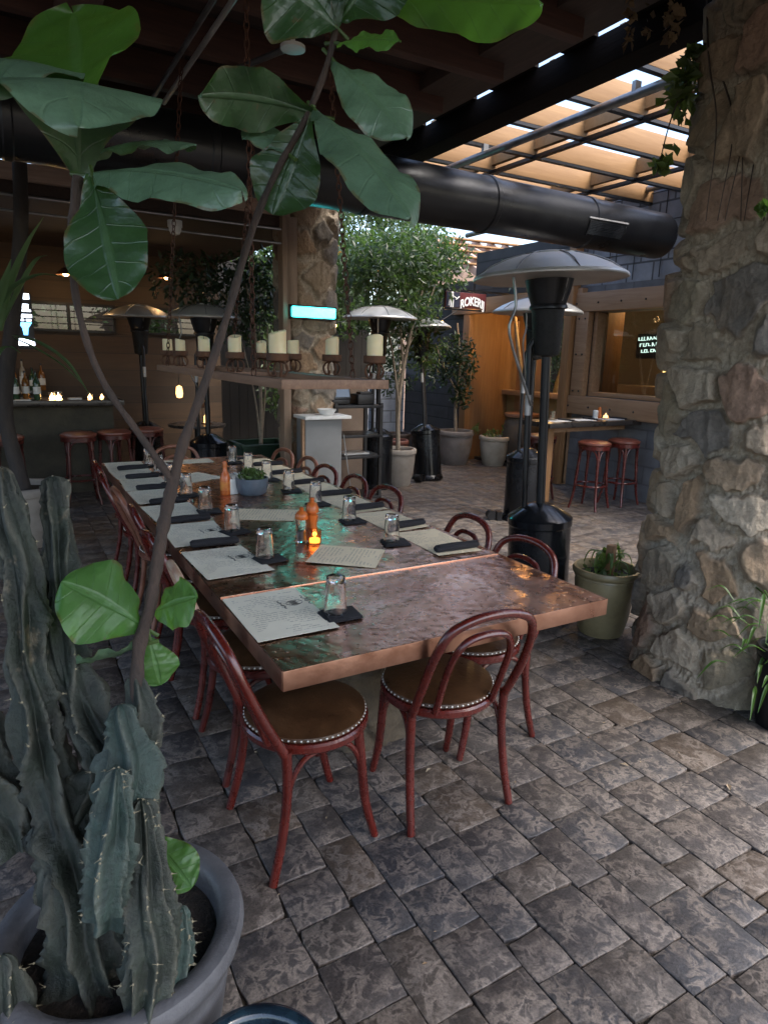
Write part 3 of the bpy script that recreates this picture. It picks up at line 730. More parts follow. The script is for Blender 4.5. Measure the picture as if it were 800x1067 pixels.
# ------------------------------------------------------------------ indoor bar behind the header
bar = thing('bar_room', 'dim bar room of warm wooden boards under the low roof', 'building')
w = MB()
BY = 9.6
for x0, x1, z0, z1 in ((-3.2, 2.75, 0, 1.80), (-3.2, 2.75, 2.16, 3.0), (-3.2, .25, 1.802, 2.158), (1.36, 1.72, 1.802, 2.158), (2.46, 2.75, 1.802, 2.158)):
    w.box(((x0+x1)/2, BY+.06, (z0+z1)/2), (x1-x0, .12, z1-z0))
w.link('back_wall', M['barwood'], bar, False)
w = MB(); w.box((-3.2, 7.9, 1.5), (.12, 3.5, 3.)); w.link('side_wall', M['barwood'], bar, False)
w = MB(); w.box((-.2, 7.95, 2.86), (6.1, 3.6, .08)); w.link('ceiling', M['deck'], bar, False)
for (x0, x1) in ((.25, 1.36), (1.72, 2.46)):
    f_ = MB(); d = .03
    for z in (1.815, 2.145): f_.box(((x0+x1)/2, BY-.01, z), (x1-x0, .06, d))
    nn = 3 if x1-x0 > 1 else 2
    for x in np.linspace(x0+.015, x1-.015, nn): f_.box((x, BY-.01, 1.98), (d, .058, .30))
    for z in (1.90, 1.98, 2.06): f_.box(((x0+x1)/2, BY+.02, z), (x1-x0-.04, .02, .010))
    ff = f_.link('window', M['black_metal'], bar, False)
    pn = MB(); pn.add([(x0, BY+.05, 1.80), (x1, BY+.05, 1.80), (x1, BY+.05, 2.16), (x0, BY+.05, 2.16)], [(0, 1, 2, 3)]); pn.link('pane', M['tinted'], ff, False)
sh = MB()
def leafcloud(n, blobs, size, seed, fold=.25, asp=.45, droop=.3):
    """many leaf-sized rhombs spread through ellipsoids (centre, radii, weight)"""
    rs = np.random.RandomState(seed); W = np.array([b[2] for b in blobs], float); W /= W.sum()
    ch = rs.choice(len(blobs), n, p=W); C0 = np.array([b[0] for b in blobs])[ch]; RR = np.array([b[1] for b in blobs])[ch]
    d = rs.normal(size=(n, 3)); d /= np.linalg.norm(d, axis=1)[:, None]; rad = rs.rand(n)**(1/2.2)
    P = C0+d*RR*rad[:, None]
    keep = fnoise(P*3.1+seed, 2) > .36
    P = P[keep]; d = d[keep]; n = len(P)
    ax = d*.6+rs.normal(size=(n, 3))*.8; ax[:, 2] -= droop; ax /= np.linalg.norm(ax, axis=1)[:, None]
    nr = rs.normal(size=(n, 3)); nr[:, 2] += .6; sd = np.cross(ax, nr); sd /= np.linalg.norm(sd, axis=1)[:, None]; nr = np.cross(sd, ax)
    s = size*rs.uniform(.6, 1.35, n)[:, None]
    a = P-ax*s*.5; b = P+sd*s*asp*.5+nr*s*fold*.3; c = P+ax*s*.5; e = P-sd*s*asp*.5+nr*s*fold*.3
    m1 = P+ax*s*.12
    vs = np.stack([a, b, c, e, m1], 1).reshape(-1, 3); k = np.arange(n)[:, None]*5
    fs = np.concatenate([k+[0, 1, 4], k+[1, 2, 4], k+[4, 2, 3], k+[0, 4, 3]], 0)
    return vs, fs
w = MB(); w.box((.4, 12.2, 1.9), (6.5, .15, 3.8)); w.link('sky_blocking_wall', M['deck'], bar, False)  # wall added to keep bright sky out of the high bar windows
# greenery seen through the high bar windows
vs, fs = leafcloud(900, [((.8, 11.2, 1.95), (.9, .5, .5), 1), ((2.1, 11.2, 1.95), (.6, .5, .5), 1)], .12, 21)
o = rawmesh('shrub', vs, fs, M['ficus'], None, False); tag(o, 'green shrub growing outside the high bar windows', 'shrub')
# bar counter, bottles, glasses, stools
t = thing('bar_counter', 'dark bar counter with a stone front standing in the dim bar', 'counter', (0, 0, 0))
w = MB(); w.box((-.65, 8.15, 1.02), (3.6, .62, .06)); w.link('counter_top', M['bartop'], t, True, .008)
w = MB(); w.box((-.65, 8.22, .495), (3.4, .36, .985)); w.link('front', basic('dark_stone_front', (.07, .062, .045), (.035, .032, .022), .9, 0, 7, .8, 40, .01), t, False)
t = thing('back_bar', 'lit shelf of bottles along the bar wall', 'shelf', (0, 0, 0))
w = MB(); w.box((-.9, 9.40, 1.05), (2.6, .3, .04)); w.box((-.9, 9.44, .5), (2.5, .2, 1.0)); w.link('shelf_board', M['bartop'], t, True, .004)
bt = [basic('bottle_green', (.03, .07, .03), rough=.15), basic('bottle_amber', (.25, .10, .02), rough=.15), basic('bottle_clear', (.35, .33, .28), rough=.12)]
def bottle(x, y, z, h, r, mt, label, group):
    t = thing('bottle', label, 'bottle', (x, y, z), 0, group)
    w = MB(); w.lathe([(r*.9, 0), (r, .01), (r, h*.58), (r*.75, h*.68), (r*.32, h*.76), (r*.30, h*.97), (.001, h*.97)], 14); w.link('glass_body', mt, t)
    w = MB(); w.lathe([(r*1.02, h*.2), (r*1.02, h*.45)], 14); w.link('paper_label', M['paper'], t)
    w = MB(); w.lathe([(r*.36, h*.93), (r*.36, h), (.001, h)], 10); w.link('cap', M['black_metal'], t)
for i, x in enumerate(np.linspace(-.62, .42, 11)):
    bottle(x, 9.40, 1.071, .28+.05*((i*7) % 3), .038, bt[i % 3], ('dark green', 'amber', 'clear')[i % 3]+' bottle standing on the back bar shelf', ('green', 'amber', 'clear')[i % 3]+' bottles on the back bar')
for i, (x, y) in enumerate(((.10, 8.05), (.20, 8.12), (.30, 8.0))):
    bottle(x, y, 1.051, .30, .036, bt[(0, 1, 0)[i]], ('green bottle with a pale label at the near edge of the bar counter', 'amber bottle between two green ones on the bar counter', 'green bottle beside the tea light on the bar counter')[i], 'bottles on the counter')
for i, (x, y, s) in enumerate(((.44, 8.02, 1.), (.50, 7.98, 1.1), (.82, 8.05, .8), (.95, 8.1, .7))):
    t = thing('tea_light', ('glowing tea light in a glass by the bottles on the bar', 'brightest amber tea light on the dim bar counter', 'small glowing tea light near the end of the bar', 'faint tea light at the very end of the bar')[i], 'candle', (x, y, 1.051))
    w = MB(); w.lathe([(.028*s, 0), (.034*s, .01), (.036*s, .08*s), (.033*s, .08*s), (.031*s, .012)], 14); w.link('glass_cup', M['glass'], t)
    w = MB(); w.lathe([(.024*s, .012), (.024*s, .035*s), (.008*s, .045*s), (.004, .062*s), (.0005, .072*s)], 10); w.link('flame', M['bulb'], t)
for i, (x, y, s) in enumerate(((-.02, 7.86, 1), (.12, 7.86, 1), (.66, 8.0, .9))):
    o = MB().box((x, y, 1.053+.004), (.21, .15, .008) if i < 2 else (.12, .10, .02), .1*i).link('menu_card', M['paper'])
    tag(o, ('white menu card at the edge of the bar counter', 'white menu card under the green bottles on the bar counter', 'small white card by the tea lights on the bar')[i], 'menu')
# lit sign beside the bar windows: a tall narrow light box of blue and white bands
t = thing('light_box', 'tall narrow lit sign of white and blue bands hung before the bar wall', 'sign', (.262, 8.5, 1.60))
w = MB(); w.box((0, 0, .27), (.17, .07, .60)); w.link('housing', M['black_metal'], t, True, .006)
lw, lb = glow('cool_white_light', (.75, .85, 1.), 1.5), glow('blue_light', (.10, .42, .85), 1.6)
w = MB(); w.box((0, -.04, .535), (.13, .012, .06)); w.box((0, -.04, .05), (.16, .012, .075)); w.box((.01, -.04, .33), (.13, .012, .035)); w.box((0, -.04, .43), (.10, .012, .05)); w.box((0, -.04, .385), (.14, .010, .02)); w.box((-.03, -.04, .285), (.05, .012, .022)); w.box((.04, -.04, .285), (.05, .012, .022))
w.link('white_band', lw, t)
w = MB(); w.add([(-.07, -.047, .26), (.07, -.047, .26), (.03, -.047, .2), (.02, -.047, .125), (-.02, -.047, .125), (-.03, -.047, .2)], [(0, 1, 2, 3, 4, 5)]); w.box((0, -.041, .19), (.03, .01, .09)); w.link('blue_band', lb, t, False)
def stool(loc, rz, label, group, fm, h=.74):
    t = thing('bar_stool', label, 'stool', loc, rz, group)
    w = MB(); w.lathe([(.001, h-.035), (.165, h-.035), (.178, h-.02), (.176, h-.004), (.14, h+.012), (.001, h+.018)], 28); w.link('seat', M['seat_red'], t)
    w = MB(); w.lathe([(.15, h-.075), (.172, h-.075), (.172, h-.034), (.15, h-.034)], 28); w.link('seat_ring', fm, t)
    for a in range(4):
        an = PI/4+a*PI/2; c, s = math.cos(an), math.sin(an)
        w = MB(); w.tube(curve([(.145*c, .145*s, h-.04), (.165*c, .165*s, h*.55), (.185*c, .185*s, .18), (.225*c, .225*s, 0)], 12), lerp_list([.018, .016, .013], 13), 9); w.link('leg', fm, t)
        a2 = an+PI/2; c2, s2 = math.cos(a2), math.sin(a2)
        w = MB(); w.tube(curve([(.165*c, .165*s, h*.62), (.15*c+.03*c2, .15*s+.03*s2, h*.85), (.105*(c+c2), .105*(s+s2), h-.07), (.15*c2+.03*c, .15*s2+.03*s, h*.85), (.165*c2, .165*s2, h*.62)], 16), .008, 7); w.link('brace', fm, t)
    w = MB(); w.tube([(.172*math.cos(a), .172*math.sin(a), h*.36) for a in np.linspace(0, 2*PI, 32, endpoint=False)], .011, 8, True); w.link('foot_ring', fm, t)
    return t
M['seat_red'] = basic('stool_seat_wood', (.20, .060, .036), (.12, .034, .022), .4, 0, 8, .05)
stool((5.56, 5.06, 0), .3, 'red bar stool in front, between the heater and the next stool', 'stools at the high table', M['frame'])
stool((6.05, 5.08, 0), .1, 'red bar stool closest to the grey building wall under the high table', 'stools at the high table', M['frame'])
stool((5.30, 5.62, 0), .6, 'dark bar stool behind the others, under the high table near its wooden leg', 'stools at the high table', M['frame_dark'], .76)
for i, (x, y) in enumerate(((.62, 7.45), (.98, 7.55), (1.35, 7.7), (-.05, 7.4))):
    stool((x, y, 0), .4*i, 'dark bar stool '+('in front of the stone bar', 'beneath the tea lights of the bar', 'at the end of the bar by the heater', 'beside the big planter before the bar')[i], 'stools along the bar', M['frame_dark'])
# ------------------------------------------------------------------ high table outside the window
t = thing('high_table', 'black topped high table with a wooden leg against the grey building', 'table', (0, 0, 0))
w = MB(); w.box((5.66, 5.36, .925), (1.42, .46, .055)); w.link('tabletop', M['bartop'], t, True, .008)
w = MB(); w.box((5.16, 5.36, .448), (.085, .085, .896)); w.link('leg', M['timber_v'], t, True, .005)
w = MB(); w.box((5.74, 5.36, .86), (1.2, .05, .07)); w.link('rail', M['timber'], t, True, .004)
for i, (x, y, r_) in enumerate(((5.22, 5.32, .1), (5.62, 5.34, -.1), (6.04, 5.30, .05))):
    o = MB().box((x, y, .9545), (.26, .20, .003), r_).link('paper_menu', M['paper']); tag(o, ('paper menu by the black pole end of the high table', 'paper menu in the middle of the high table', 'paper menu under the glowing candle on the high table')[i], 'menu')
    o = MB().box((x+.19, y+.05, .9605), (.06, .20, .015), r_).link('rolled_napkin', M['napkin'], None, True, .006); tag(o, ('black rolled napkin near the wooden leg of the high table', 'black rolled napkin in the middle of the high table', 'black rolled napkin by the wall on the high table')[i], 'napkin')
t = thing('tumbler', 'upturned glass at the outer end of the high table', 'glass', (5.22, 5.38, .954)); w = MB(); w.lathe([(.038, 0), (.032, .1), (.029, .1), (.035, .006)], 20); w.link('glass_body', M['glass'], t)
o = MB(); o.lathe([(.03, 0), (.03, .09), (.02, .1), (.001, .1)], 14, (5.90, 5.40, .953)); tag(o.link('sugar_jar', M['white']), 'white jar beside the glowing candle on the high table', 'jar')
o = MB(); o.lathe([(.026, 0), (.03, .03), (.024, .10), (.015, .13), (.001, .135)], 14, (5.98, 5.42, .953)); tag(o.link('pepper_mill', M['mill']), 'small orange mill on the high table by the candle', 'mill')
t = thing('candle_cup', 'glowing amber candle cup on the high table', 'candle', (6.05, 5.38, .956))
w = MB(); w.lathe([(.03, 0), (.036, .01), (.036, .075), (.033, .075), (.033, .012)], 16); w.link('glass_cup', M['glass'], t)
w = MB(); w.lathe([(.026, .012), (.026, .035), (.008, .045), (.001, .065)], 10); w.link('flame', M['amber'], t)

# ------------------------------------------------------------------ roof over the table
roof = thing('patio_roof', 'low dark boarded roof with timber joists over the dining table', 'roof')
w = MB(); w.box((-.40, 2.40, 3.395), (6.55, 7.8, .05)); w.link('deck', M['deck'], roof, False)
y = -1.51
w = MB()
while y < 6.2: w.box((-.45, y, 3.275), (6.3, .075, .19)); y += .62
w.link('joist', M['joist'], roof, True, .006)
w = MB(); w.box((2.69, 2.40, 3.345), (.36, 7.8, .15)); w.link('edge_beam', M['plank_dark'], roof, True, .008)
w = MB(); w.box((.45, 2.4, 3.13), (.14, 7.7, .20)); w.link('purlin', M['joist'], roof, True, .008)
w = MB(); w.box((1.55, 6.28, 3.16), (2.4, .06, .42)); w.link('end_boards', M['plank_dark'], roof, False)
# header along the bar and its conduits
t = thing('header_beam', 'long pale timber header between the roof and the dim bar', 'beam')
w = MB(); w.box((-.45, 6.06, 2.87), (5.55, .18, .12)); w.link('beam', M['header'], t, True, .008)
w = MB(); w.box((-.45, 6.09, 2.765), (5.55, .12, .09)); w.link('lower_beam', M['plank_dark'], t, True, .006)
w = MB(); w.tube([(-3., 5.98, 2.70), (0., 5.98, 2.70), (2.3, 5.98, 2.69)], .012, 8); w.tube([(-3., 5.98, 2.60), (0, 5.98, 2.59), (2.3, 5.98, 2.57)], .010, 8); w.link('conduit', M['steel_edge'], t)
t = thing('dome_camera', 'small white dome fixture under the timber header', 'camera', (1.36, 5.96, 2.60)); w = MB(); w.lathe([(.001, -.065), (.035, -.055), (.05, -.025), (.052, 0), (.06, 0), (.06, .05), (.001, .05)], 18); w.link('housing', M['white'], t)
w = MB(); w.tube(curve([(.60, 5.90, 2.88), (.66, 5.86, 2.70), (.70, 5.9, 2.52), (.72, 5.95, 2.45)], 14), .014, 8); tag(w.link('hanging_cable', M['black_metal']), 'dark cable looping down from the timber header', 'cable')
# pipes on the ceiling
for i, (x, z, mt) in enumerate(((.98, 3.14, 'steel_edge'), (1.05, 3.13, 'steel'))):
    w = MB(); w.tube([(x, .6, z), (x, 4.75, z)], .014, 8); tag(w.link('ceiling_pipe', M[mt]), ('dull thin pipe under the dark roof joists', 'brighter thin pipe running beside the dull one under the roof')[i], 'pipe')
t = thing('sprinkler', 'round white sprinkler plate with a slanted pipe under the roof', 'sprinkler', (1.36, 3.35, 3.04))
w = MB(); w.lathe([(.001, -.02), (.06, -.015), (.06, 0), (.001, .005)], 20); w.link('plate', M['white'], t); w = MB(); w.tube([(0, 0, 0), (-.06, .75, .12)], .016, 8); w.link('pipe', M['steel_edge'], t); w = MB(); w.tube([(0, 0, 0), (.0, 0, .13)], .012, 8); w.link('stem', M['white'], t)

# ------------------------------------------------------------------ pergola
pg = thing('pergola', 'open timber pergola of tan rafters on a dark steel grid', 'pergola')
w = MB(); w.box((3.145, 2.75, 3.278), (.19, 8.7, .166)); w.link('edge_beam', M['beam_dark'], pg, True, .008)
rg = random.Random(4)
ys = [-.92+.57*i for i in range(14)]
for y in ys:
    w = MB(); w.box((4.83, y, 3.40), (3.14, .045, .17)); w.link('rafter', M['tan'], pg, True, .003)
w = MB()
for x in (4.16, 5.44): w.box((x, 2.8, 3.42), (.05, 7.8, .13))
w.link('blocking', M['tan'], pg, False)
w = MB()
for y in ys: w.box((4.83, y, 3.302), (3.13, .045, .022))
for x in (4.16, 5.44): w.box((x, 2.8, 3.296), (.055, 7.8, .028))
w.link('steel_grid', M['black_metal'], pg, False)
w = MB()
for x, y, ww, wd in ((3.65, 4.5, .62, .20), (4.8, 4.55, 1.2, .22), (4.8, 5.1, 1.2, .24), (5.9, 4.0, .8, .25), (5.9, 4.6, .8, .25), (4.8, 3.95, 1.2, .13), (3.65, 5.1, .7, .25), (3.6, 5.7, .7, .3), (4.8, 5.65, 1.2, .3), (5.9, 5.2, .8, .3), (5.9, 5.8, .8, .3)):
    w.box((x, y-.12, 3.505), (ww, wd, .02))
w.link('roof_board', M['tan'], pg, False)
w = MB(); w.tube([(3.57, -1.8, 3.215), (3.57, 6.4, 3.215)], .030, 12)
for y in (1.7, 3.2, 4.7, 6.1): w.box((3.57, y, 3.255), (.05, .03, .07))
tag(w.link('conduit_pipe', M['steel_edge']), 'grey metal pipe slung beneath the pergola beside the dark beam', 'pipe')
for y, l in ((.2, .9), (1.35, .5), (2.02, .30), (2.62, .42), (3.18, .26), (3.75, .44), (4.4, .5), (5.2, .8), (6.3, .8)): w = MB(); w.box((2.96, y, 3.372), (.20, l, .020)); w.link('packing_block', M['beam_dark'], pg, False)

for i, (x, y) in enumerate(((6.28, 1.5), (6.28, 6.3))):
    w = MB(); w.box((x, y, 1.65), (.12, .12, 3.29)); w.link('post', M['timber_v'], pg, True, .006)

# ------------------------------------------------------------------ duct
A, B = Vector((-3.0, 4.45, 2.83)), Vector((5.72, 4.62, 2.80)); d = (B-A).normalized()
t = thing('ventilation_duct', 'fat black round duct hanging below the roof and pergola', 'duct')
q = d.to_track_quat('Z', 'Y'); LD = (B-A).length
pr = [(.208, 0)]
for s in np.arange(.9, LD-.3, 1.12):
    pr += [(.208, s-.03), (.217, s-.02), (.217, s+.02), (.208, s+.03)]
pr += [(.208, LD-.07), (.198, LD-.03), (.17, LD-.008), (.001, LD)]
w = MB(); w.lathe(pr, 48); w.v = [tuple(A+q @ Vector(p)) for p in w.v]; w.link('duct_body', M['duct'], t, True, 0, 30)
gpos = A+d*(LD-1.0)
w = MB()
rotg = Matrix.Rotation(math.atan2(d.y, d.x), 4, 'Z')
for a0 in np.linspace(-.62, -.15, 9):
    an = a0; yy, zz = -.215*math.cos(an), .215*math.sin(an); w.bar(gpos+Vector((-.22, yy, zz)), gpos+Vector((.22, yy, zz)), .012, .008)
for xx in (-.22, .22): w.tube([gpos+Vector((xx, -.217*math.cos(a), .217*math.sin(a))) for a in np.linspace(-.68, -.10, 10)], .009, 6)
w.link('air_grille', M['gloss_black'], t)
w = MB(); w.bar(gpos+Vector((-.24, -.217, -.005)), gpos+Vector((.24, -.217, -.005)), .02, .012); w.link('grille_lip', M['silver'], t)
for x in (-1.2, .6, 2.3):
    w = MB(); w.tube([(x, 4.52-.22, 2.83), (x, 4.52-.22, 3.37)], .006, 6); w.tube([(x, 4.52+.22, 2.83), (x, 4.52+.22, 3.37)], .006, 6); w.link('hanger', M['steel_edge'], t)

# ------------------------------------------------------------------ patio heaters
def heater(loc, label, H=2.2, R_=.435, rod=None, tilt=(0, 0), rz=0.):
    t = thing('patio_heater', label, 'heater', loc, rz, 'patio heaters'); t.rotation_euler = (tilt[0], tilt[1], rz)
    w = MB(); w.lathe([(.205, 0), (.21, .02), (.198, .05), (.190, .06), (.190, .60), (.197, .61), (.197, .65), (.190, .655)], 40); w.link('tank_housing', M['gloss_black'], t, True, 0, 30)
    w = MB(); w.lathe([(.198, .652), (.185, .665), (.09, .725), (.05, .74), (.001, .74)], 40); w.link('cone_cover', M['gloss_black'], t)
    w = MB(); w.tube([(0, 0, .72), (0, 0, H-.55)], .027, 16); w.link('pole', M['black_metal'], t)
    w = MB(); w.tube([(-.085, .05, .69), (-.085, .05, H-.52), (-.05, .03, H-.46)], .017, 12); w.link('gas_tube', M['black_metal'], t)
    w = MB(); w.tube([(-.085, .05, 1.28), (-.085, .05, 1.40)], .019, 14); w.link('silver_label', M['silver'], t)
    w = MB(); w.lathe([(.03, H-.58), (.072, H-.57), (.078, H-.55), (.092, H-.34), (.094, H-.315)], 28); w.link('burner_screen', M['mesh_metal'], t)
    w = MB(); w.lathe([(.094, H-.316), (.108, H-.31), (.108, H-.295), (.10, H-.285), (.125, H-.21), (.140, H-.14), (.001, H-.14)], 28); w.link('burner_head', M['black_metal'], t)
    # faceted reflector: eight panels, rolled rim, cap
    w = MB(); seg = 48
    def fac(a, z): return .012*abs(math.sin(4*a))*-1
    w.lathe([(R_, H-.150), (R_*1.005, H-.142), (R_*.985, H-.128), (R_*.80, H-.082), (R_*.60, H-.045), (R_*.42, H-.022), (R_*.30, H-.014), (R_*.30, H-.021), (R_*.60, H-.055), (R_*.80, H-.092), (R_*.97, H-.140)], seg, wob=fac)
    w.link('reflector', M['steel'], t, True, 0, 22)
    w = MB(); w.lathe([(R_*.34, H-.018), (R_*.34, H-.010), (R_*.26, H-.002), (.03, H+.006), (.001, H+.012)], 32); w.link('reflector_cap', M['steel_edge'], t)
    w = MB()
    for a in range(8): 
        an = a*PI/4+PI/8; w.tube([(R_*f_*math.cos(an), R_*f_*math.sin(an), H+z) for f_, z in ((.34, -.010), (.6, -.041), (.8, -.078), (.97, -.128))], .0035, 5)
    w.link('seam', M['steel_edge'], t)
    w = MB()
    for a in (.6, .6+2*PI/3, .6+4*PI/3): w.tube([(.10*math.cos(a), .10*math.sin(a), H-.27), (.16*math.cos(a), .16*math.sin(a), H-.07)], .006, 6)
    w.link('support_rod', M['steel_edge'], t)
    if rod:
        w = MB(); w.tube(curve([(-.28, -.02, H-.14), (-.26, -.02, H-.30), (-.30, -.02, H-.45), (-.14, 0, H-.78), (-.085, .02, H-.86)], 16), .008, 8); w.link('bent_rod', M['steel_edge'], t)
    w = MB(); w.box((-.19, .17, .045), (.10, .05, .09), .7); w.tube([(-.26, .20, .05), (-.20, .26, .05)], .05, 14); w.link('wheel', M['black_metal'], t)
    return t
heater((2.845, 2.935, 0), 'biggest patio heater with a grey dome, between the dining table and the high table', 2.20, .435, True, (-.02, -.036))
heater((4.50, 4.96, 0), 'black patio heater standing directly behind the biggest one', 2.18, .43, True, rz=.4)
heater((3.93, 7.02, 0), 'patio heater beside the black shelves at the far end of the dining table', 2.17, .44, True, rz=.9)
heater((4.85, 7.25, 0), 'patio heater with a tilted pale dome between two stone planters', 2.10, .40, None, (-.05, .10), rz=1.4)
heater((1.86, 7.05, 0), 'patio heater with a blue white dome in front of the dim bar wall', 2.08, .38, True, rz=.2)
heater((1.48, 8.55, 0), 'dark patio heater half hidden in the shadow by the bar wall', 2.12, .40, None, rz=2.2)
heater((-.30, 7.0, 0), 'patio heater with a pale dome beside the lit sign', 2.08, .42, None, rz=2.9)

# ------------------------------------------------------------------ dining table
TX0, TX1, TY0, TYJ, TY1, TZ = .600, 1.873, 1.575, 2.205, 5.40, .74
t = thing('dining_table', 'long communal table clad in hammered copper with a seam near its end', 'table')
def slab(y0, y1):
    b = MB(); nx, ny = 14, max(6, int((y1-y0)/.09)); th = .058
    vs = []; fs = []
    rs = np.random.RandomState(int(y0*100))
    for j in range(ny+1):
        for i in range(nx+1):
            x = TX0+(TX1-TX0)*i/nx; y = y0+(y1-y0)*j/ny
            ed = min(i, nx-i, j, ny-j)
            vs.append((x, y, TZ+(0 if ed == 0 else rs.uniform(-.0012, .0012))))
    for j in range(ny):
        for i in range(nx): a = j*(nx+1)+i; fs.append((a, a+1, a+nx+2, a+nx+1))
    top = len(vs); rim = [i for i in range(nx+1)]+[j*(nx+1)+nx for j in range(1, ny+1)]+[ny*(nx+1)+i for i in range(nx-1, -1, -1)]+[j*(nx+1) for j in range(ny-1, 0, -1)]
    for k in rim: x, y, z = vs[k]; vs.append((x, y, TZ-th))
    n = len(rim)
    for k in range(n): fs.append((rim[k], top+k, top+(k+1) % n, rim[(k+1) % n]))
    fs.append(tuple(top+k for k in range(n)))
    b.add(vs, fs); return b
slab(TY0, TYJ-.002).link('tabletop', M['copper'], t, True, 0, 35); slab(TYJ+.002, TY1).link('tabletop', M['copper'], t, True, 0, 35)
w = MB(); w.box(((TX0+TX1)/2, TYJ, TZ+.0015), (TX1-TX0-.004, .016, .005)); w.link('seam_strip', basic('bright_copper', (.72, .48, .36), (.55, .34, .25), .25, 1., 12, .2), t, True, .0015)
edge = basic('copper_edge', (.46, .26, .18), (.30, .15, .10), .36, 1., 8, .25, 60)
w = MB()
w.box(((TX0+TX1)/2, TY0-.003, TZ-.030), (TX1-TX0+.008, .005, .062)); w.box((TX0-.003, (TY0+TY1)/2, TZ-.030), (.005, TY1-TY0, .062)); w.box((TX1+.003, (TY0+TY1)/2, TZ-.030), (.005, TY1-TY0, .062)); w.box(((TX0+TX1)/2, TY1+.003, TZ-.030), (TX1-TX0+.008, .005, .062))
w.link('edge_band', edge, t, True, .002)
M['pedestal'] = basic('dark_sandstone', (.13, .10, .065), (.06, .045, .03), .9, 0, 9, .8, 50, .01)
for y in (2.45, 4.6):
    o = rubble_column('stone_pedestal', 1.235, y, .20, .30, TZ-.064, 150, 60, .17, .03, int(y*10), M['pedestal'], .02, (0, 0), 5, -.02, t)

# ------------------------------------------------------------------ bentwood chairs (local: facing +Y)
def chair(loc, rz, label, fm, group='bentwood dining chairs', hoopm=None):
    t = thing('bentwood_chair', label, 'chair', loc, rz, group)
    w = MB(); w.lathe([(.001, .435), (.195, .437), (.203, .445), (.200, .456), (.15, .470), (.08, .477), (.001, .479)], 40); st = w.link('seat', M['leather'], t)
    w = MB(); n = 64
    for k in range(n): a = 2*PI*k/n; w.ball((.2005*math.cos(a), .2005*math.sin(a), .448), .0048, 5)
    w.link('nail_trim', M['nail'], st)
    w = MB(); w.lathe([(.165, .405), (.205, .405), (.211, .412), (.211, .430), (.205, .437), (.165, .437)], 40); w.link('seat_ring', fm, t)
    # outer hoop and rear legs are one bent rod
    sx = .19
    hoop = curve([(-sx, -.155, .43), (-sx-.004, -.225, .57), (-sx+.004, -.275, .69), (-.155, -.305, .775), (-.085, -.318, .812), (0, -.321, .822), (.085, -.318, .812), (.155, -.305, .775), (sx-.004, -.275, .69), (sx+.004, -.225, .57), (sx, -.155, .43)], 50)
    w = MB(); w.tube(hoop, .0155, 10); w.link('back_hoop', hoopm or fm, t)
    inner = curve([(-.115, -.178, .43), (-.118, -.225, .56), (-.112, -.265, .665), (-.075, -.287, .728), (0, -.293, .745), (.075, -.287, .728), (.112, -.265, .665), (.118, -.225, .56), (.115, -.178, .43)], 40)
    w = MB(); w.tube(inner, .0125, 9); w.link('inner_hoop', fm, t)
    for s in (-1, 1):
        w = MB(); w.tube(curve([(s*sx, -.150, .44), (s*sx, -.148, .30), (s*(sx+.006), -.170, .14), (s*(sx+.016), -.205, 0)], 14), lerp_list([.0165, .0155, .0135], 16), 10); w.link('leg', fm, t)
        w = MB(); w.tube(curve([(s*.155, .115, .425), (s*.158, .128, .30), (s*.162, .145, .14), (s*.170, .180, 0)], 14), lerp_list([.018, .016, .0125], 16), 10); w.link('leg', fm, t)
    def brace(a, b):
        a, b = Vector(a), Vector(b); mid = (a+b)/2
        w = MB(); w.tube(curve([(a.x, a.y, .20), (a.x+(mid.x-a.x)*.12, a.y+(mid.y-a.y)*.12, .31), (a.x+(mid.x-a.x)*.45, a.y+(mid.y-a.y)*.45, .385), (mid.x, mid.y, .40), (b.x+(mid.x-b.x)*.45, b.y+(mid.y-b.y)*.45, .385), (b.x+(mid.x-b.x)*.12, b.y+(mid.y-b.y)*.12, .31), (b.x, b.y, .20)], 28), .0095, 8); w.link('brace', fm, t)
    FL, FR, RL, RR = (-.158, .135, 0), (.158, .135, 0), (-.188, -.155, 0), (.188, -.155, 0)
    brace(FL, FR); brace(FL, RL); brace(FR, RR)
    return t
c0 = chair((.775, 1.835, 0), -PI/2+.03, 'red bentwood chair with leather seat tucked at the table corner facing the copper edge', M['frame'])
cream = chair((.80, 2.36, 0), -PI/2-.04, 'bentwood chair with a worn cream hoop among the red ones along the table', M['frame_dark'], hoopm=M['frame_cream'])
brown = chair((1.19, 5.27, 0), PI, 'faded brown bentwood chair at the far end of the copper table', M['frame_brown'])
nth = ['second', 'third', 'fourth', 'fifth', 'sixth', 'seventh', 'eighth']
for i, (y, a) in enumerate(((2.90, .05), (3.42, -.03), (3.93, .04), (4.44, -.05), (4.97, .03))):
    src = brown if i in (2,) else c0
    dup(src, (.80+.012*((i*5) % 3), y, 0), -PI/2+a, f'dark red bentwood chair, {nth[i+1]} from the near corner, fig tree side')
rights = [(2.07, .08, 'red bentwood chair at the table corner nearest the stone pillar'), (2.56, -.05, 'red bentwood chair beside the biggest heater, second from the pillar corner of the table'), (3.36, .04, 'bright red bentwood chair beyond the heater, third along the open side of the table'), (3.78, -.03, 'red bentwood chair fourth along the open side of the copper table'), (4.20, .05, 'red bentwood chair fifth along the open side of the copper table'), (4.60, .0, 'faded brown bentwood chair sixth along the open side, before the grey station'), (5.06, .1, 'faded bentwood chair last along the open side, before the green planter')]
for i, (y, a, lb) in enumerate(rights):
    dup(brown if i >= 5 else c0, (1.64+.01*((i*3) % 4), y, 0), PI/2+a, lb)
dup(c0, (1.285, 1.80, 0), -.06, 'red bentwood chair with silver nail trim at the near end of the table')

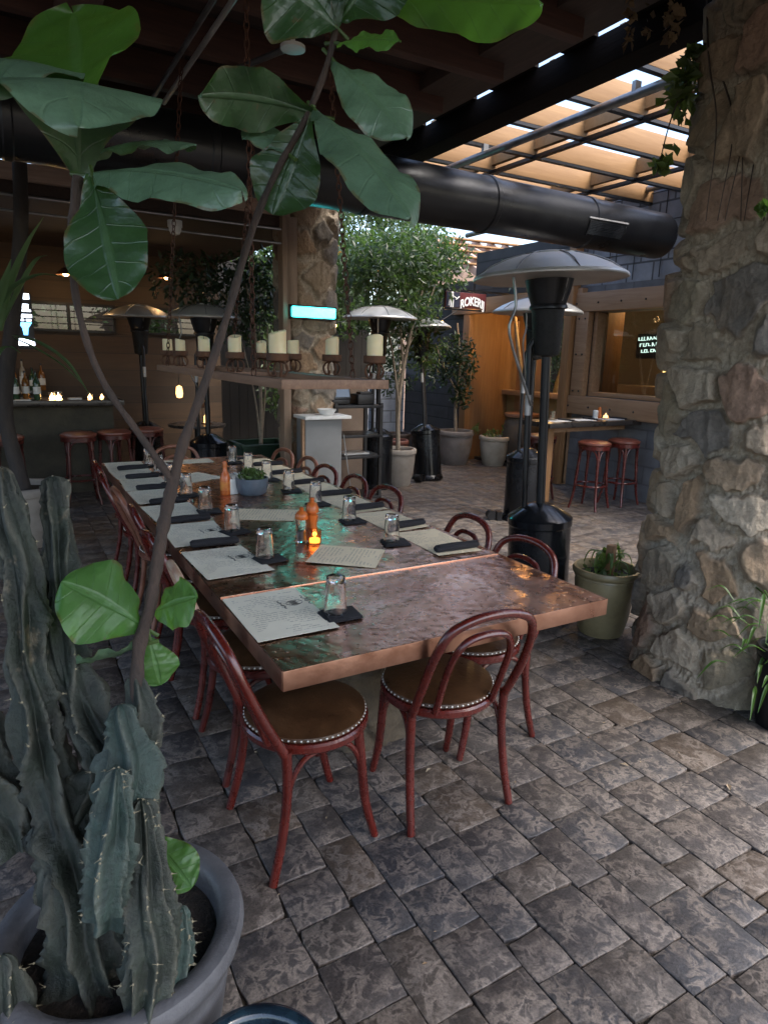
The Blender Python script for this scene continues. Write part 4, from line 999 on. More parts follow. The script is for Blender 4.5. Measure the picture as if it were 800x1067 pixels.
# ------------------------------------------------------------------ tableware
def menu(x, y, w_, l_, rz, mt, label, group='menus laid on the copper table'):
    n = 8; rs = np.random.RandomState(int(abs(x*977+y*131)*10)); vs = []; fs = []
    c = rs.uniform(-.004, .004, 4)
    for j in range(n+1):
        for i in range(n+1):
            u, v = i/n-.5, j/n-.5
            z = .0018+max(0, c[0])*(u+.5)*(v+.5)**2*1.6+max(0, c[1])*(.5-u)**2*(v+.5)*1.6+max(0, c[2])*(.5-v)**3*1.5
            vs.append((u*w_, v*l_, z))
    for j in range(n):
        for i in range(n): a = j*(n+1)+i; fs.append((a, a+1, a+n+2, a+n+1))
    b = len(vs); rim = [i for i in range(n+1)]+[j*(n+1)+n for j in range(1, n+1)]+[n*(n+1)+i for i in range(n-1, -1, -1)]+[j*(n+1) for j in range(n-1, 0, -1)]
    for k in rim: p = vs[k]; vs.append((p[0], p[1], p[2]-.0010))
    for k in range(len(rim)): fs.append((rim[k], b+k, b+(k+1) % len(rim), rim[(k+1) % len(rim)]))
    t = thing('menu', label, 'menu', (x, y, TZ+.001), rz, group)
    rawmesh('sheet', vs, fs, mt, t, False); return t
ink = basic('printing_ink', (.05, .048, .045), rough=.7)
def emblem(t, cx, cy, s=1., rot=0.):
    """round stamp with a hatched figure, and a flourish of script above and below"""
    w = MB(); z = .0042
    def P(x, y): return (cx+s*(x*math.cos(rot)-y*math.sin(rot)), cy+s*(x*math.sin(rot)+y*math.cos(rot)), z)
    w.tube([P(.022*math.cos(a), .030*math.sin(a)) for a in np.linspace(0, 2*PI, 24, endpoint=False)], .0008*s, 4, True)
    for k in range(7): w.tube([P(-.016+.005*k, -.018+.004*(k % 3)), P(-.013+.005*k, .015-.004*((k*2) % 3))], .0008*s, 4)
    w.tube([P(-.05+.01*k, .047+.006*math.sin(k*2.1)) for k in range(10)], .0013*s, 4)
    w.tube([P(-.02+.008*k, .057+.005*math.cos(k*1.7)) for k in range(5)], .001*s, 4)
    w.tube([P(-.045+.009*k, -.047+.005*math.cos(k*1.9)) for k in range(10)], .0012*s, 4)
    w.link('emblem', ink, t)
def rolled(x, y, rz, label, l=.215):
    w = MB(); w.tube([(0, -l/2, .016), (0, -l/2+.01, .018), (0, -.02, .019), (0, l/2-.012, .017), (0, l/2, .015)], [.012, .017, .0185, .0165, .011], 12, squash=1.45)
    w.box((.010, 0, .034), (.018, l*.92, .004), .03)
    o = w.link('rolled_napkin', M['napkin']); o.location = (x, y, TZ+.001); o.rotation_euler = (0, 0, rz); return tag(o, label, 'napkin', 'rolled black napkins')
def folded(x, y, rz, label):
    rs = random.Random(int(x*100+y*1000)); w = MB()
    for k in range(3): w.box((rs.uniform(-.004, .004), rs.uniform(-.004, .004), .0025+.0032*k), (.125-.004*k, .105-.003*k, .0026), rs.uniform(-.06, .06))
    o = w.link('folded_napkin', M['napkin'], None, True, .001); o.location = (x, y, TZ+.001); o.rotation_euler = (0, 0, rz); return tag(o, label, 'napkin', 'folded black napkins')
gw = MB(); gw.lathe([(.0385, 0), (.0392, .003), (.0355, .060), (.0318, .122), (.0300, .126), (.001, .126), ], 28)
gw.lathe([(.0362, 0), (.0333, .060), (.0298, .104), (.001, .107)], 28)
gmesh = None
def tumbler(x, y, label, z=.012):
    global gmesh
    if gmesh is None:
        b = MB(); prof = [(.0385, 0), (.0392, .003), (.0355, .060), (.0318, .122), (.0300, .126), (.001, .126)]; inn = [(.001, .106), (.0285, .104), (.0333, .060), (.0366, .001), (.0385, 0)]
        b.lathe(prof+[], 28); b.v = []; b.f = []; b.m = []; b.flat = set()
        b.lathe(inn[:-1]+prof, 28); o = b.link('drinking_glass', M['glass']); gmesh = o.data
    else:
        o = bpy.data.objects.new('drinking_glass', gmesh); COL.objects.link(o)
    o.location = (x, y, TZ+z); return tag(o, label, 'glass', 'upturned glasses on napkins')
side_l, side_r = 'fig tree side of table', 'open side of table'
ordn = ['first', 'second', 'third', 'fourth', 'fifth', 'sixth', 'seventh', 'eighth']
LM = [1.975, 2.60, 3.085, 3.56, 4.02, 4.44, 4.84, 5.19]
for i, y in enumerate(LM):
    mt_ = menu(.735+.005*(i % 2), y, .272, .405, .05*(((i*3) % 5)-2)*.5+(.035 if i == 0 else 0), M['menu'], ('large printed menu with a round emblem at the near end of the table' if i == 0 else f'printed menu, {ordn[i]} from the near end, {side_l}'))
    if i < 3: emblem(mt_, .082, .03 if i else .06, 1.0, -1.45)
    ny = y-.115 if i == 0 else y-.055
    folded(.915, ny, .15*((i % 3)-1)+.1, f'folded black napkin under a glass, {ordn[i]} from the near end, {side_l}')
    tumbler(.905-.006*(i % 2), ny+.02, f'upturned clear glass, {ordn[i]} from the near end, {side_l}')
for i, y in enumerate((2.845, 3.325, 3.80, 4.23, 4.64, 5.015)):
    rolled(.765, y+.01, -PI/2+.06*((i % 3)-1), f'rolled black napkin, {ordn[i]} from the near end, {side_l}')
RM = [2.485, 2.93, 3.37, 3.79, 4.20, 4.60, 4.99]
for i, y in enumerate(RM):
    menu(1.728, y, .235, .415, PI+.04*((i % 3)-1), M['menu_warm'], f'cream menu, {ordn[i]} from the near end, {side_r}')
    rolled(1.735, y-.155, -PI/2+.05+.05*((i*2 % 3)-1), f'rolled black napkin, {ordn[i]} from the near end, {side_r}', .235)
    folded(1.530, y+.055, -.2+.12*(i % 3), f'folded black napkin under a glass, {ordn[i]} from the near end, {side_r}')
    tumbler(1.522, y+.075, f'upturned clear glass, {ordn[i]} from the near end, {side_r}')
menu(1.235, 2.455, .27, .30, .90, M['menu_warm'], 'plain cream sheet lying askew in the middle of the table near the seam')
menu(1.17, 3.32, .25, .34, 1.05, M['menu_warm'], 'plain cream sheet lying askew in the table middle between mills and planter bowl')
menu(1.09, 4.55, .30, .30, .4, M['menu'], 'pale sheet lying in the table middle behind the sauce bottle')
menu(1.20, 5.25, .41, .20, .0, M['menu'], 'pale menu laid across the far end of the table')
folded(1.60, 5.25, .3, 'folded black napkin at the far corner of the table by the green planter')
# mills and votive, bottle, box, bowl
def onT(o): return o
t = thing('salt_shaker', 'glass salt shaker with an orange wooden top beside the pepper mill', 'shaker', (1.143, 2.745, TZ))
w = MB(); w.lathe([(.001, .002), (.029, .002), (.031, .01), (.026, .05), (.031, .095), (.026, .115), (.023, .115), (.027, .095), (.022, .05), (.026, .012), (.001, .012)], 20); w.link('glass_body', M['glass'], t)
w = MB(); w.lathe([(.001, .012), (.020, .012), (.019, .055), (.001, .06)], 14); w.link('salt', M['white'], t)
w = MB(); w.lathe([(.028, .113), (.031, .118), (.029, .135), (.020, .148), (.009, .155), (.012, .163), (.001, .172)], 20); w.link('wooden_top', M['mill'], t)
t = thing('pepper_mill', 'orange turned wooden pepper mill near the middle of the copper table', 'mill', (1.205, 2.765, TZ))
w = MB(); w.lathe([(.001, .001), (.031, .001), (.032, .012), (.026, .045), (.022, .075), (.027, .105), (.029, .122), (.020, .130)], 22); w.link('mill_body', M['mill'], t)
w = MB(); w.lathe([(.018, .130), (.030, .136), (.031, .155), (.022, .178), (.010, .186), (.010, .193), (.013, .198), (.009, .206), (.001, .208)], 22); w.link('mill_head', M['mill'], t)
t = thing('votive_candle', 'small amber votive glowing at the foot of the pepper mill', 'candle', (1.185, 2.69, TZ))
w = MB(); w.lathe([(.001, .001), (.026, .001), (.030, .012), (.031, .07), (.028, .07), (.027, .010), (.001, .008)], 18); w.link('glass_cup', mk_glass('amber_glass', .05, (1, .55, .2)), t)
w = MB(); w.lathe([(.001, .012), (.024, .012), (.024, .030), (.006, .034), (.006, .048), (.001, .062)], 12); w.link('flame', M['amber'], t)
t = thing('sauce_bottle', 'orange hot sauce bottle in front of the white packet box', 'bottle', (1.128, 3.92, TZ))
w = MB(); w.lathe([(.001, .001), (.030, .001), (.032, .008), (.032, .10), (.024, .13), (.013, .15), (.012, .175)], 18); w.link('bottle_body', M['sauce'], t)
w = MB(); w.lathe([(.014, .173), (.015, .2), (.011, .21), (.001, .212)], 12); w.link('cap', M['mill'], t)
w = MB(); w.lathe([(.0325, .03), (.0325, .085)], 18); w.link('paper_label', basic('red_yellow_label', (.70, .30, .05), (.5, .10, .03), .5, 0, 30), t)
t = thing('packet_caddy', 'white box of sugar packets beside the orange sauce bottle', 'box', (1.195, 3.94, TZ)); w = MB(); w.box((0, 0, .05), (.10, .075, .098), .15); w.link('box_body', M['white'], t, True, .005)
w = MB(); rg = random.Random(2)
for k in range(9): w.box((-.04+.01*k, rg.uniform(-.006, .006), .105+rg.uniform(-.006, .01)), (.003, .055, .03), .15+rg.uniform(-.15, .15))
w.link('packet', M['paper'], t)
t = thing('succulent_bowl', 'blue grey bowl of small green succulents in the middle of the table', 'planter', (1.285, 3.88, TZ))
w = MB(); w.lathe([(.001, .001), (.075, .001), (.088, .012), (.098, .06), (.100, .105), (.092, .105), (.088, .085), (.001, .085)], 28); w.link('bowl', M['pot_bowl'], t)
vs, fs = leafcloud(170, [((0, 0, .12), (.085, .085, .045), 1)], .042, 4, .3, .35, -.5); rawmesh('succulents', vs, fs, M['sprout'], t, False)

# ------------------------------------------------------------------ chandelier of candles
ch = thing('candle_chandelier', 'long copper brown timber tray of candles hung on chains over the table', 'chandelier', (1.25, 2.60, 1.475))
w = MB(); w.box((-.205, 1.27, 0), (.09, 2.54, .034)); w.box((.205, 1.27, 0), (.09, 2.54, .034)); w.link('side_board', M['plank'], ch, True, .004)
for y in (.045, 1.27, 2.495): w = MB(); w.box((0, y, -.001), (.318, .09, .032)); w.link('cross_board', M['plank'], ch, True, .004)
w = MB(); 
for x in (-.253, .253): w.box((x, 1.27, 0), (.006, 2.54, .040))
for y in (-.003, 2.543): w.box((0, y, 0), (.51, .006, .040))
w.link('edge_strip', M['plank'], ch, True, .002)
def links(p0, p1, step=.034, r=.0030):
    p0, p1 = Vector(p0), Vector(p1); n = int((p1-p0).length/step); d = (p1-p0).normalized(); a = d.orthogonal().normalized(); b = d.cross(a); w = MB()
    for k in range(n):
        c = p0+d*(step*(k+.5)); s = a if k % 2 else b
        w.tube([c+d*(math.cos(q)*.023)+s*(math.sin(q)*.012) for q in np.linspace(0, 2*PI, 10, endpoint=False)], r, 5, True)
    return w
for (x, y, x2, y2) in ((-.23, .42, -.22, .45), (.23, .30, .22, .62), (-.23, 2.30, -.23, 1.52), (.23, 2.30, .22, 1.52)):
    links((x, y, .02), (x2, y2, 1.72)).link('chain', M['chain'], ch, True)
cands = [(-.19, .21, 1.12), (-.19, .83, 1.), (-.19, 1.44, 1.), (-.19, 2.05, .95), (-.19, 2.45, 1.), (.21, .05, 1.05), (.21, .50, 1.), (.21, 1.02, .95), (.21, 1.56, .9)]
names = ['tallest ivory candle at the near corner of the chandelier', 'ivory candle second along the chandelier edge facing the fig tree', 'ivory candle third along the chandelier edge facing the fig tree', 'ivory candle fourth along the chandelier edge facing the fig tree', 'ivory candle at the far end of the chandelier, streaked with dark wax', 'ivory candle at the near corner of the chandelier facing the heaters', 'ivory candle second along the chandelier edge facing the heaters', 'ivory candle third along the chandelier edge facing the heaters', 'ivory candle fourth along the chandelier edge facing the heaters']
for i, (x, y, s) in enumerate(cands):
    hz = .070
    w = MB(); w.lathe([(.001, hz), (.046, hz), (.050, hz+.004), (.050, hz+.034), (.047, hz+.034), (.046, hz+.008), (.001, hz+.008)], 24, (x, y, .021)); w.link('candle_cup', M['rust'], ch)
    w = MB()
    for sg in (-1, 1):
        w.tube(curve([(x+sg*.012, y, .021+hz), (x+sg*.036, y, .021+hz*.85), (x+sg*.046, y, .021+hz*.5), (x+sg*.034, y, .021+hz*.12), (x+sg*.014, y, .021+hz*.14), (x+sg*.014, y, .021+hz*.36)], 20), .005, 7)
        w.tube(curve([(x, y+sg*.012, .021+hz), (x, y+sg*.036, .021+hz*.85), (x, y+sg*.044, .021+hz*.5), (x, y+sg*.030, .021+hz*.05)], 14), .005, 7)
    w.link('scroll_bracket', M['rust'], ch)
    t = thing('pillar_candle', names[i], 'candle', (1.25+x, 2.60+y, 1.475+.021+hz+.009), i*.9, 'candles on the chandelier')
    h_ = .105*s
    rg = random.Random(i); ph = rg.uniform(0, 6); dip = .012*rg.random()
    w = MB(); w.lathe([(.001, 0), (.034*s, 0), (.0345*s, h_*.5), (.034*s, h_-.004), (.030*s, h_), (.012, h_-.008), (.001, h_-.009)], 26, wob=lambda a, z: .012*math.sin(3*a+ph+z*20)); 
    w.v = [(p[0], p[1], p[2]+(dip*p[0]/.034 if p[2] > h_*.9 else 0)) for p in w.v]
    w.link('wax_body', M['wax'], t)
    w = MB(); w.tube([(0, 0, h_-.01), (.001, 0, h_+.004), (.004, .001, h_+.010)], .0014, 5); w.link('wick', M['black_metal'], t)

# ------------------------------------------------------------------ host station, shelves, cyan light
t = thing('host_station', 'grey panelled service station in front of the stone pillar with a white top', 'cabinet', (2.62, 5.84, 0))
w = MB(); w.box((0, 0, .50), (.38, .22, 1.0)); w.link('cabinet_body', M['grey_paint'], t, True, .004)
w = MB(); w.box((.02, -.03, 1.017), (.48, .30, .03)); w.link('top_board', M['white'], t, True, .004)
w = MB(); w.box((-.205, -.08, .5), (.025, .04, 1.0)); w.link('corner_trim', M['timber'], t)
w = MB(); w.tube(curve([(.215, -.10, .85), (.24, -.14, .55), (.27, -.15, .30), (.235, -.12, .12), (.22, -.1, .04)], 16), .005, 7); w.link('cable', M['steel_edge'], t)
w = MB(); w.lathe([(.001, 0), (.06, .0), (.09, .045), (.093, .055), (.085, .05), (.001, .02)], 22, (2.68, 5.80, 1.033)); tag(w.link('white_bowl', M['white']), 'shallow white bowl on top of the grey service station', 'bowl')
t = thing('shelf_unit', 'open black shelving unit beside the grey service station', 'shelf', (3.14, 6.20, 0))
for x in (-.25, .27):
    for y in (-.17, .17): w = MB(); w.box((x, y, .56), (.035, .035, 1.12)); w.link('upright', M['black_metal'], t)
for z in (.12, .56, .78, 1.085): w = MB(); w.box((.01, 0, z), (.56, .38, .03)); w.link('shelf_board', M['black_metal'], t, True, .003)
w = MB(); w.box((.04, .02, .582), (.30, .21, .012)); tag(w.link('paper_stack', M['paper']), 'white papers lying on the lower black shelf', 'paper'); bpy.data.objects['paper_stack'].location = (3.14, 6.2, 0)
t = thing('till_monitor', 'tilted till monitor with a pale blue screen on the black shelves', 'monitor', (2.98, 6.14, 1.10), .05)
rm = Matrix.Rotation(-.28, 4, 'X')
w = MB(); w.box((0, .02, .17), (.25, .03, .24), mat=rm); w.link('casing', M['black_metal'], t, True, .005)
w = MB(); w.box((0, .002, .172), (.215, .004, .195), mat=rm); w.link('screen', M['screen'], t)
w = MB(); w.box((0, .04, .03), (.20, .18, .05)); w.link('base', M['black_metal'], t, True, .008)
o = MB(); o.box((3.24, 6.14, 1.155), (.19, .2, .11)); o.box((3.24, 6.09, 1.22), (.14, .1, .03)); tag(o.link('receipt_printer', M['black_metal'], None, True, .012), 'black receipt printer next to the till monitor', 'printer')
t = thing('cyan_light', 'glowing cyan fluorescent bar mounted on the stone pillar', 'lamp', (2.60, 5.935, 1.98))
w = MB(); w.box((0, .02, 0), (.47, .03, .13)); w.link('housing', M['black_metal'], t, True, .004)
w = MB(); w.box((0, -.012, 0), (.44, .035, .095)); w.link('tube', M['neon'], t, True, .012)
w = MB(); w.box((0, -.005, .055), (.455, .05, .014)); w.box((0, -.005, -.055), (.455, .05, .014)); w.link('rim', M['black_metal'], t)

# ------------------------------------------------------------------ planters
def pot(name, loc, R_, H, mat, label, style='bell', cat='planter', group=None, soil=True):
    t = thing(name, label, cat, loc, 0, group); w = MB()
    if style == 'bell': pr = [(.66*R_, 0), (.70*R_, .02), (.84*R_, H*.35), (.90*R_, H*.62), (.92*R_, H*.82), (.90*R_, H*.86), (.99*R_, H*.875), (1.0*R_, H*.92), (.99*R_, H*.98), (.95*R_, H), (.84*R_, H), (.80*R_, H*.97), (.80*R_, H*.88)]
    elif style == 'olive': pr = [(.66*R_, 0), (.70*R_, .015), (.80*R_, H*.25), (.88*R_, H*.55), (.92*R_, H*.80), (.90*R_, H*.85), (.95*R_, H*.865), (.93*R_, H*.89), (1.0*R_, H*.915), (1.02*R_, H*.955), (.98*R_, H), (.90*R_, H), (.86*R_, H*.96), (.84*R_, H*.84)]
    elif style == 'bowl': pr = [(.55*R_, 0), (.60*R_, .02), (.80*R_, H*.4), (.90*R_, H*.75), (.93*R_, H*.86), (1.0*R_, H*.89), (1.03*R_, H*.95), (1.0*R_, H*.99), (.93*R_, H), (.84*R_, H*.985), (.80*R_, H*.95), (.79*R_, H*.84)]
    else: pr = [(.62*R_, 0), (.7*R_, .03), (.98*R_, H*.42), (1.0*R_, H*.62), (.88*R_, H*.85), (.80*R_, H*.93), (.86*R_, H*.95), (.88*R_, H), (.80*R_, H), (.74*R_, H*.95), (.74*R_, H*.85)]
    w.lathe(pr, 56, wob=lambda a, z: .006*math.sin(2*a+z*9)); w.link('pot_body', mat, t, True, 0, 50)
    if soil:
        rs = random.Random(int(R_*1000)); w = MB(); rr = pr[-1][0]*.995; zz = pr[-1][1]+.012
        w.lathe([(rr, zz-.02), (rr, zz), (rr*.7, zz+.012), (rr*.4, zz+.004), (.001, zz+.016)], 32, wob=lambda a, z: .01*math.sin(5*a)); w.link('soil', M['soil'], t)
    return t
pot('stone_planter', (5.95, 8.18, 0), .285, .52, M['terra_dark'], 'large grey brown stone planter with a slim tree by the entrance post', group=None)
pot('stone_planter', (6.46, 7.86, 0), .235, .45, M['terra_light'], 'small pale stone planter with low sprouts in front of the entrance', group=None)
pot('stone_planter', (4.25, 7.05, 0), .235, .47, M['terra'], 'sandy stone planter with a ficus trunk beside the far heater', group=None)
pot('tall_urn', (6.86, 7.72, 0), .30, .78, M['urn'], 'tall brown urn with a terracotta rim in the lit entrance', 'urn', 'urn')
w = MB(); w.lathe([(.225, .742), (.272, .748), (.278, .775), (.268, .80), (.225, .80)], 40); w.link('rim', M['urn_rim'], [o for o in COL.objects if o.name.startswith('tall_urn')][0])
pot('clay_pot', (4.95, 8.3, 0), .2, .4, basic('red_clay', (.12, .04, .03)), 'dark red clay pot in the shade behind the tilted heater')
pot('clay_pot', (5.35, 8.9, 0), .22, .42, basic('brown_clay', (.05, .032, .025)), 'dark brown clay pot against the dark grey siding')
pot('olive_planter', (3.02, 2.56, 0), .192, .41, M['pot_olive'], 'olive glazed planter tucked behind the rubble pillar', 'olive')
pot('stone_planter', (.05, 6.02, 0), .30, .50, M['terra'], 'broad stone planter holding a thin dark trunk before the bar')
big = pot('cactus_planter', (.105, 1.225, 0), .242, .455, M['pot_grey'], 'big grey glazed planter crowded with cactus beneath the fig tree', 'bowl')
pot('blue_planter', (.275, .885, 0), .135, .345, M['pot_blue'], 'dark blue glazed pot beside the big grey planter', 'bowl')
pot('black_planter', (2.93, 1.43, 0), .13, .38, M['black_metal'], 'dark pot with bamboo in the shade at the base of the rubble pillar', 'olive')
t = thing('wooden_planter', 'dark green box planter holding a pale thin trunk behind the table', 'planter', (2.43, 7.0, 0))
w = MB()
for x, y, sx, sy in ((0, -.24, .56, .03), (0, .24, .56, .03), (-.265, 0, .03, .45), (.265, 0, .03, .45)): w.box((x, y, .315), (sx, sy, .60))
w.box((0, -.24, .62), (.60, .05, .03)); w.box((0, .24, .62), (.60, .05, .03)); w.box((-.275, 0, .62), (.05, .43, .03)); w.box((.275, 0, .62), (.05, .43, .03))
w.link('box_body', M['green_paint'], t, True, .004)
w = MB(); w.box((0, 0, .55), (.5, .45, .04)); w.link('soil', M['soil'], t)
# dark dining furniture and a lantern deep behind the table
t = thing('side_table', 'small black table with a lantern behind the far end of the dining table', 'table', (2.02, 8.15, 0))
w = MB(); w.lathe([(.001, .70), (.34, .70), (.345, .715), (.34, .73), (.001, .73)], 30); w.link('tabletop', M['bartop'], t); w = MB(); w.tube([(0, 0, .03), (0, 0, .70)], .035, 12); w.lathe([(.22, 0), (.22, .02), (.04, .05), (.001, .05)], 24); w.link('pedestal', M['black_metal'], t)
t = thing('glowing_lantern', 'amber lantern glowing behind the chandelier by the green planter', 'lantern', (2.36, 8.05, .74))
t.location = (2.12, 8.10, .731)
w = MB(); w.lathe([(.001, 0), (.06, 0), (.06, .015), (.001, .015)], 16); w.lathe([(.055, .20), (.06, .205), (.03, .25), (.001, .26)], 16); w.link('frame', M['rust'], t)
w = MB(); w.lathe([(.05, .016), (.052, .2), (.048, .2), (.046, .018)], 18); w.link('glass_cup', M['glass'], t)
w = MB(); w.lathe([(.001, .018), (.03, .018), (.03, .09), (.010, .12), (.001, .15)], 12); w.link('flame', M['amber'], t)
t = thing('hanging_lantern', 'small amber lantern hanging before the bar wall behind the table', 'lantern', (1.90, 8.5, 1.02))
w = MB(); w.lathe([(.001, 0), (.035, .01), (.045, .06), (.035, .14), (.001, .16)], 14); w.link('shade', M['amber'], t); w = MB(); w.tube([(0, 0, .16), (0, 0, 1.79)], .004, 6); w.link('cord', M['black_metal'], t)

# ------------------------------------------------------------------ trees
def tree(name, label, trunk, blobs, n, size, mat, barkm, seed, limbs=(), r0=.03, cat='tree', asp=.42, group=None):
    b = Vector(trunk[0]); t = thing(name, label, cat, b, 0, group)
    rel = lambda P: [Vector(p)-b for p in P]
    w = MB(); c = curve(rel(trunk), 22); w.tube(c, lerp_list([r0, r0*.75, r0*.45], len(c)), 9); w.link('trunk', barkm, t)
    if limbs:
        w = MB()
        for l in limbs: c = curve(rel(l), 12); w.tube(c, lerp_list([r0*.55, r0*.2], len(c)), 7)
        w.link('limbs', barkm, t)
    vs, fs = leafcloud(n, [((Vector(q[0])-b)[:], q[1], q[2]) for q in blobs], size, seed, asp=asp)
    rawmesh('crown', vs, fs, mat, t, False); return t
tree('ficus_tree', 'leafy ficus rising from the sandy planter beside the far heater', [(4.25, 7.05, .42), (4.27, 7.1, 1.0), (4.40, 7.15, 1.7), (4.62, 7.2, 2.4)],
     [((4.5, 7.4, 2.75), (.75, .6, .42), 3), ((3.9, 7.3, 2.65), (.55, .5, .38), 2), ((5.15, 7.6, 2.75), (.5, .5, .45), 2), ((4.35, 7.2, 2.15), (.55, .4, .35), 1.3), ((4.75, 7.4, 1.75), (.38, .3, .45), .8)], 7000, .085, M['ficus'], M['bark_pale'], 31,
     [[(4.27, 7.1, 1.0), (4.12, 7.1, 1.8), (3.9, 7.2, 2.5)], [(4.4, 7.15, 1.7), (4.8, 7.3, 2.3), (5.1, 7.5, 2.8)], [(4.34, 7.12, 1.4), (4.36, 7.3, 2.2), (4.4, 7.4, 2.8)]], .03)
tree('ficus_tree', 'dusty dark ficus standing by the entrance in the large planter', [(5.95, 8.18, .45), (5.94, 8.2, .9), (5.98, 8.2, 1.5), (5.9, 8.2, 2.1)],
     [((5.93, 8.2, 1.55), (.36, .3, .42), 3), ((5.6, 8.3, 1.45), (.3, .25, .35), 1.3), ((6.0, 8.15, 1.05), (.2, .2, .22), .7)], 900, .095, M['ficus_dark'], M['bark_pale'], 12,
     [[(5.94, 8.2, .9), (6.15, 8.15, 1.35), (6.2, 8.15, 1.7)], [(5.95, 8.2, 1.1), (5.7, 8.25, 1.5), (5.6, 8.3, 1.8)]], .028)
tree('ficus_tree', 'dark slim ficus in the shade against the dark grey siding', [(5.35, 8.9, .38), (5.32, 8.9, 1.0), (5.38, 8.9, 1.8), (5.4, 8.9, 2.5)],
     [((5.35, 8.95, 1.9), (.55, .45, .6), 3), ((5.3, 9.0, 1.35), (.4, .4, .4), 1.5), ((5.6, 9.1, 2.6), (.6, .5, .5), 2)], 2200, .09, M['ficus_dark'], M['bark_pale'], 14, (), .03)
tree('ficus_tree', 'tangled ficus with pale thin stems growing from the green box planter', [(2.43, 7.0, .55), (2.44, 7.0, 1.1), (2.40, 7.0, 1.7), (2.3, 7.05, 2.4)],
     [((2.2, 7.05, 2.15), (.42, .4, .5), 3), ((1.75, 7.1, 2.3), (.45, .4, .30), 1.2), ((2.55, 7.1, 2.3), (.3, .3, .4), 1)], 1900, .085, M['ficus_dark'], M['bark_pale'], 16,
     [[(2.43, 7.0, .55), (2.50, 7.02, 1.2), (2.55, 7.05, 1.9)], [(2.43, 7.0, .6), (2.36, 7.0, 1.2), (2.2, 7.02, 1.9)], [(2.3, 7.02, 1.9), (1.95, 7.1, 2.3), (1.6, 7.1, 2.35)]], .022)
tree('creeper_tree', 'thick creeper with small blossoms hiding the far end of the courtyard', [(3.75, 9.0, 0), (3.75, 9.0, 1.1), (3.9, 9.1, 2.0), (4.2, 9.1, 2.9)],
     [((3.9, 9.2, 2.75), (.9, .5, .5), 2), ((5.0, 9.3, 2.95), (1.0, .5, .45), 2.2), ((4.3, 9.3, 2.2), (1.0, .4, .45), 1.6), ((5.3, 9.4, 2.3), (.6, .4, .5), 1), ((3.5, 9.2, 2.0), (.5, .4, .6), 1), ((3.55, 9.1, 1.2), (.45, .35, .6), .8), ((4.4, 9.6, 3.35), (1.0, .5, .4), 2), ((5.8, 9.9, 3.3), (.9, .5, .5), 1.8), ((3.4, 9.3, 3.0), (.6, .5, .5), 1), ((3.9, 9.5, 3.75), (.8, .5, .45), 1.6), ((5.2, 9.8, 3.85), (.9, .5, .5), 2), ((6.4, 10.3, 3.75), (.8, .5, .5), 1.6)], 14500, .10, M['ficus'], M['bark_dark'], 18, (), .045)
vs, fs = leafcloud(60, [((4.05, 8.6, 3.0), (.14, .12, .12), 1), ((4.75, 8.7, 2.85), (.12, .1, .12), .6)], .07, 8); o = rawmesh('blossom_cluster', vs, fs, M['flower'], None, False); tag(o, 'orange blossoms at the top of the far creeper', 'blossom')
tree('ficus_tree', 'bare orange lit trunk leaning out of the tall brown urn', [(6.86, 7.72, .72), (6.80, 7.70, 1.2), (6.66, 7.68, 1.7), (6.52, 7.65, 2.2)], [((6.3, 7.5, 2.75), (.35, .3, .25), 1)], 350, .08, M['ficus_dark'], M['bark_pale'], 22, (), .05)
vs, fs = leafcloud(160, [((6.40, 7.84, .49), (.17, .15, .07), 2), ((6.16, 7.95, .56), (.07, .06, .10), .8), ((6.64, 7.80, .58), (.10, .08, .10), .8)], .06, 9); o = rawmesh('sprout_plant', vs, fs, M['sprout'], None, False); tag(o, 'low green sprouts growing in the small pale planter', 'plant')
# strap-leaved plant in the broad planter, its trunk
def ribbon(pts, wds, mat, parent, name='blade', nrm=(0, 0, 1), cup=.25):
    c = curve(pts, 18); k = len(c); wd = lerp_list(wds, k); vs = []; fs = []; uv = []
    for i in range(k):
        tg = (c[min(i+1, k-1)]-c[max(i-1, 0)]).normalized(); sd = tg.cross(Vector(nrm)); sd = sd.normalized() if sd.length > 1e-4 else tg.orthogonal().normalized(); nn = sd.cross(tg)
        for j in (-1, -.5, 0, .5, 1): vs.append(c[i]+sd*(wd[i]*.5*j)+nn*(abs(j)*wd[i]*cup)); uv.append((j*.5, i/k))
    for i in range(k-1):
        for j in range(4): a = i*5+j; fs.append((a, a+1, a+6, a+5))
    return rawmesh(name, vs, fs, mat, parent, True, None, uv)
t = thing('dracaena', 'thin dark dracaena trunk with arching strap leaves beside the bar', 'plant', (0, 0, 0))
D4 = lambda x, y, d: atd(x, y, d)
w = MB(); c = curve([Vector((.06, 6.02, .45)), D4(6, 430, 5.3), D4(14, 330, 5.0), D4(22, 240, 4.8), D4(20, 150, 4.6), D4(18, 90, 4.5)], 30); w.tube(c, lerp_list([.062, .056, .05, .045], len(c)), 12); w.link('trunk', M['bark_dark'], t)
for pts, wd in (([(2, 345, 4.6), (12, 300, 4.5), (30, 255, 4.4), (46, 226, 4.35)], .075), ([(5, 335, 4.6), (22, 300, 4.5), (38, 272, 4.4), (50, 266, 4.3)], .05), ([(-6, 330, 4.6), (14, 302, 4.4), (42, 287, 4.3), (68, 289, 4.2)], .06),
                ([(14, 350, 4.6), (40, 358, 4.3), (70, 378, 4.2), (93, 410, 4.15)], .05), ([(14, 352, 4.6), (38, 364, 4.4), (64, 380, 4.3), (86, 400, 4.25)], .03), ([(-10, 350, 4.5), (-2, 320, 4.4), (6, 295, 4.3), (12, 270, 4.2)], .09), ([(-12, 395, 4.4), (-4, 375, 4.3), (8, 362, 4.25), (22, 368, 4.2)], .06)):
    ribbon([D4(*p) for p in pts], [wd*.5, wd, wd*.9, wd*.5, .004], M['blade'], t)
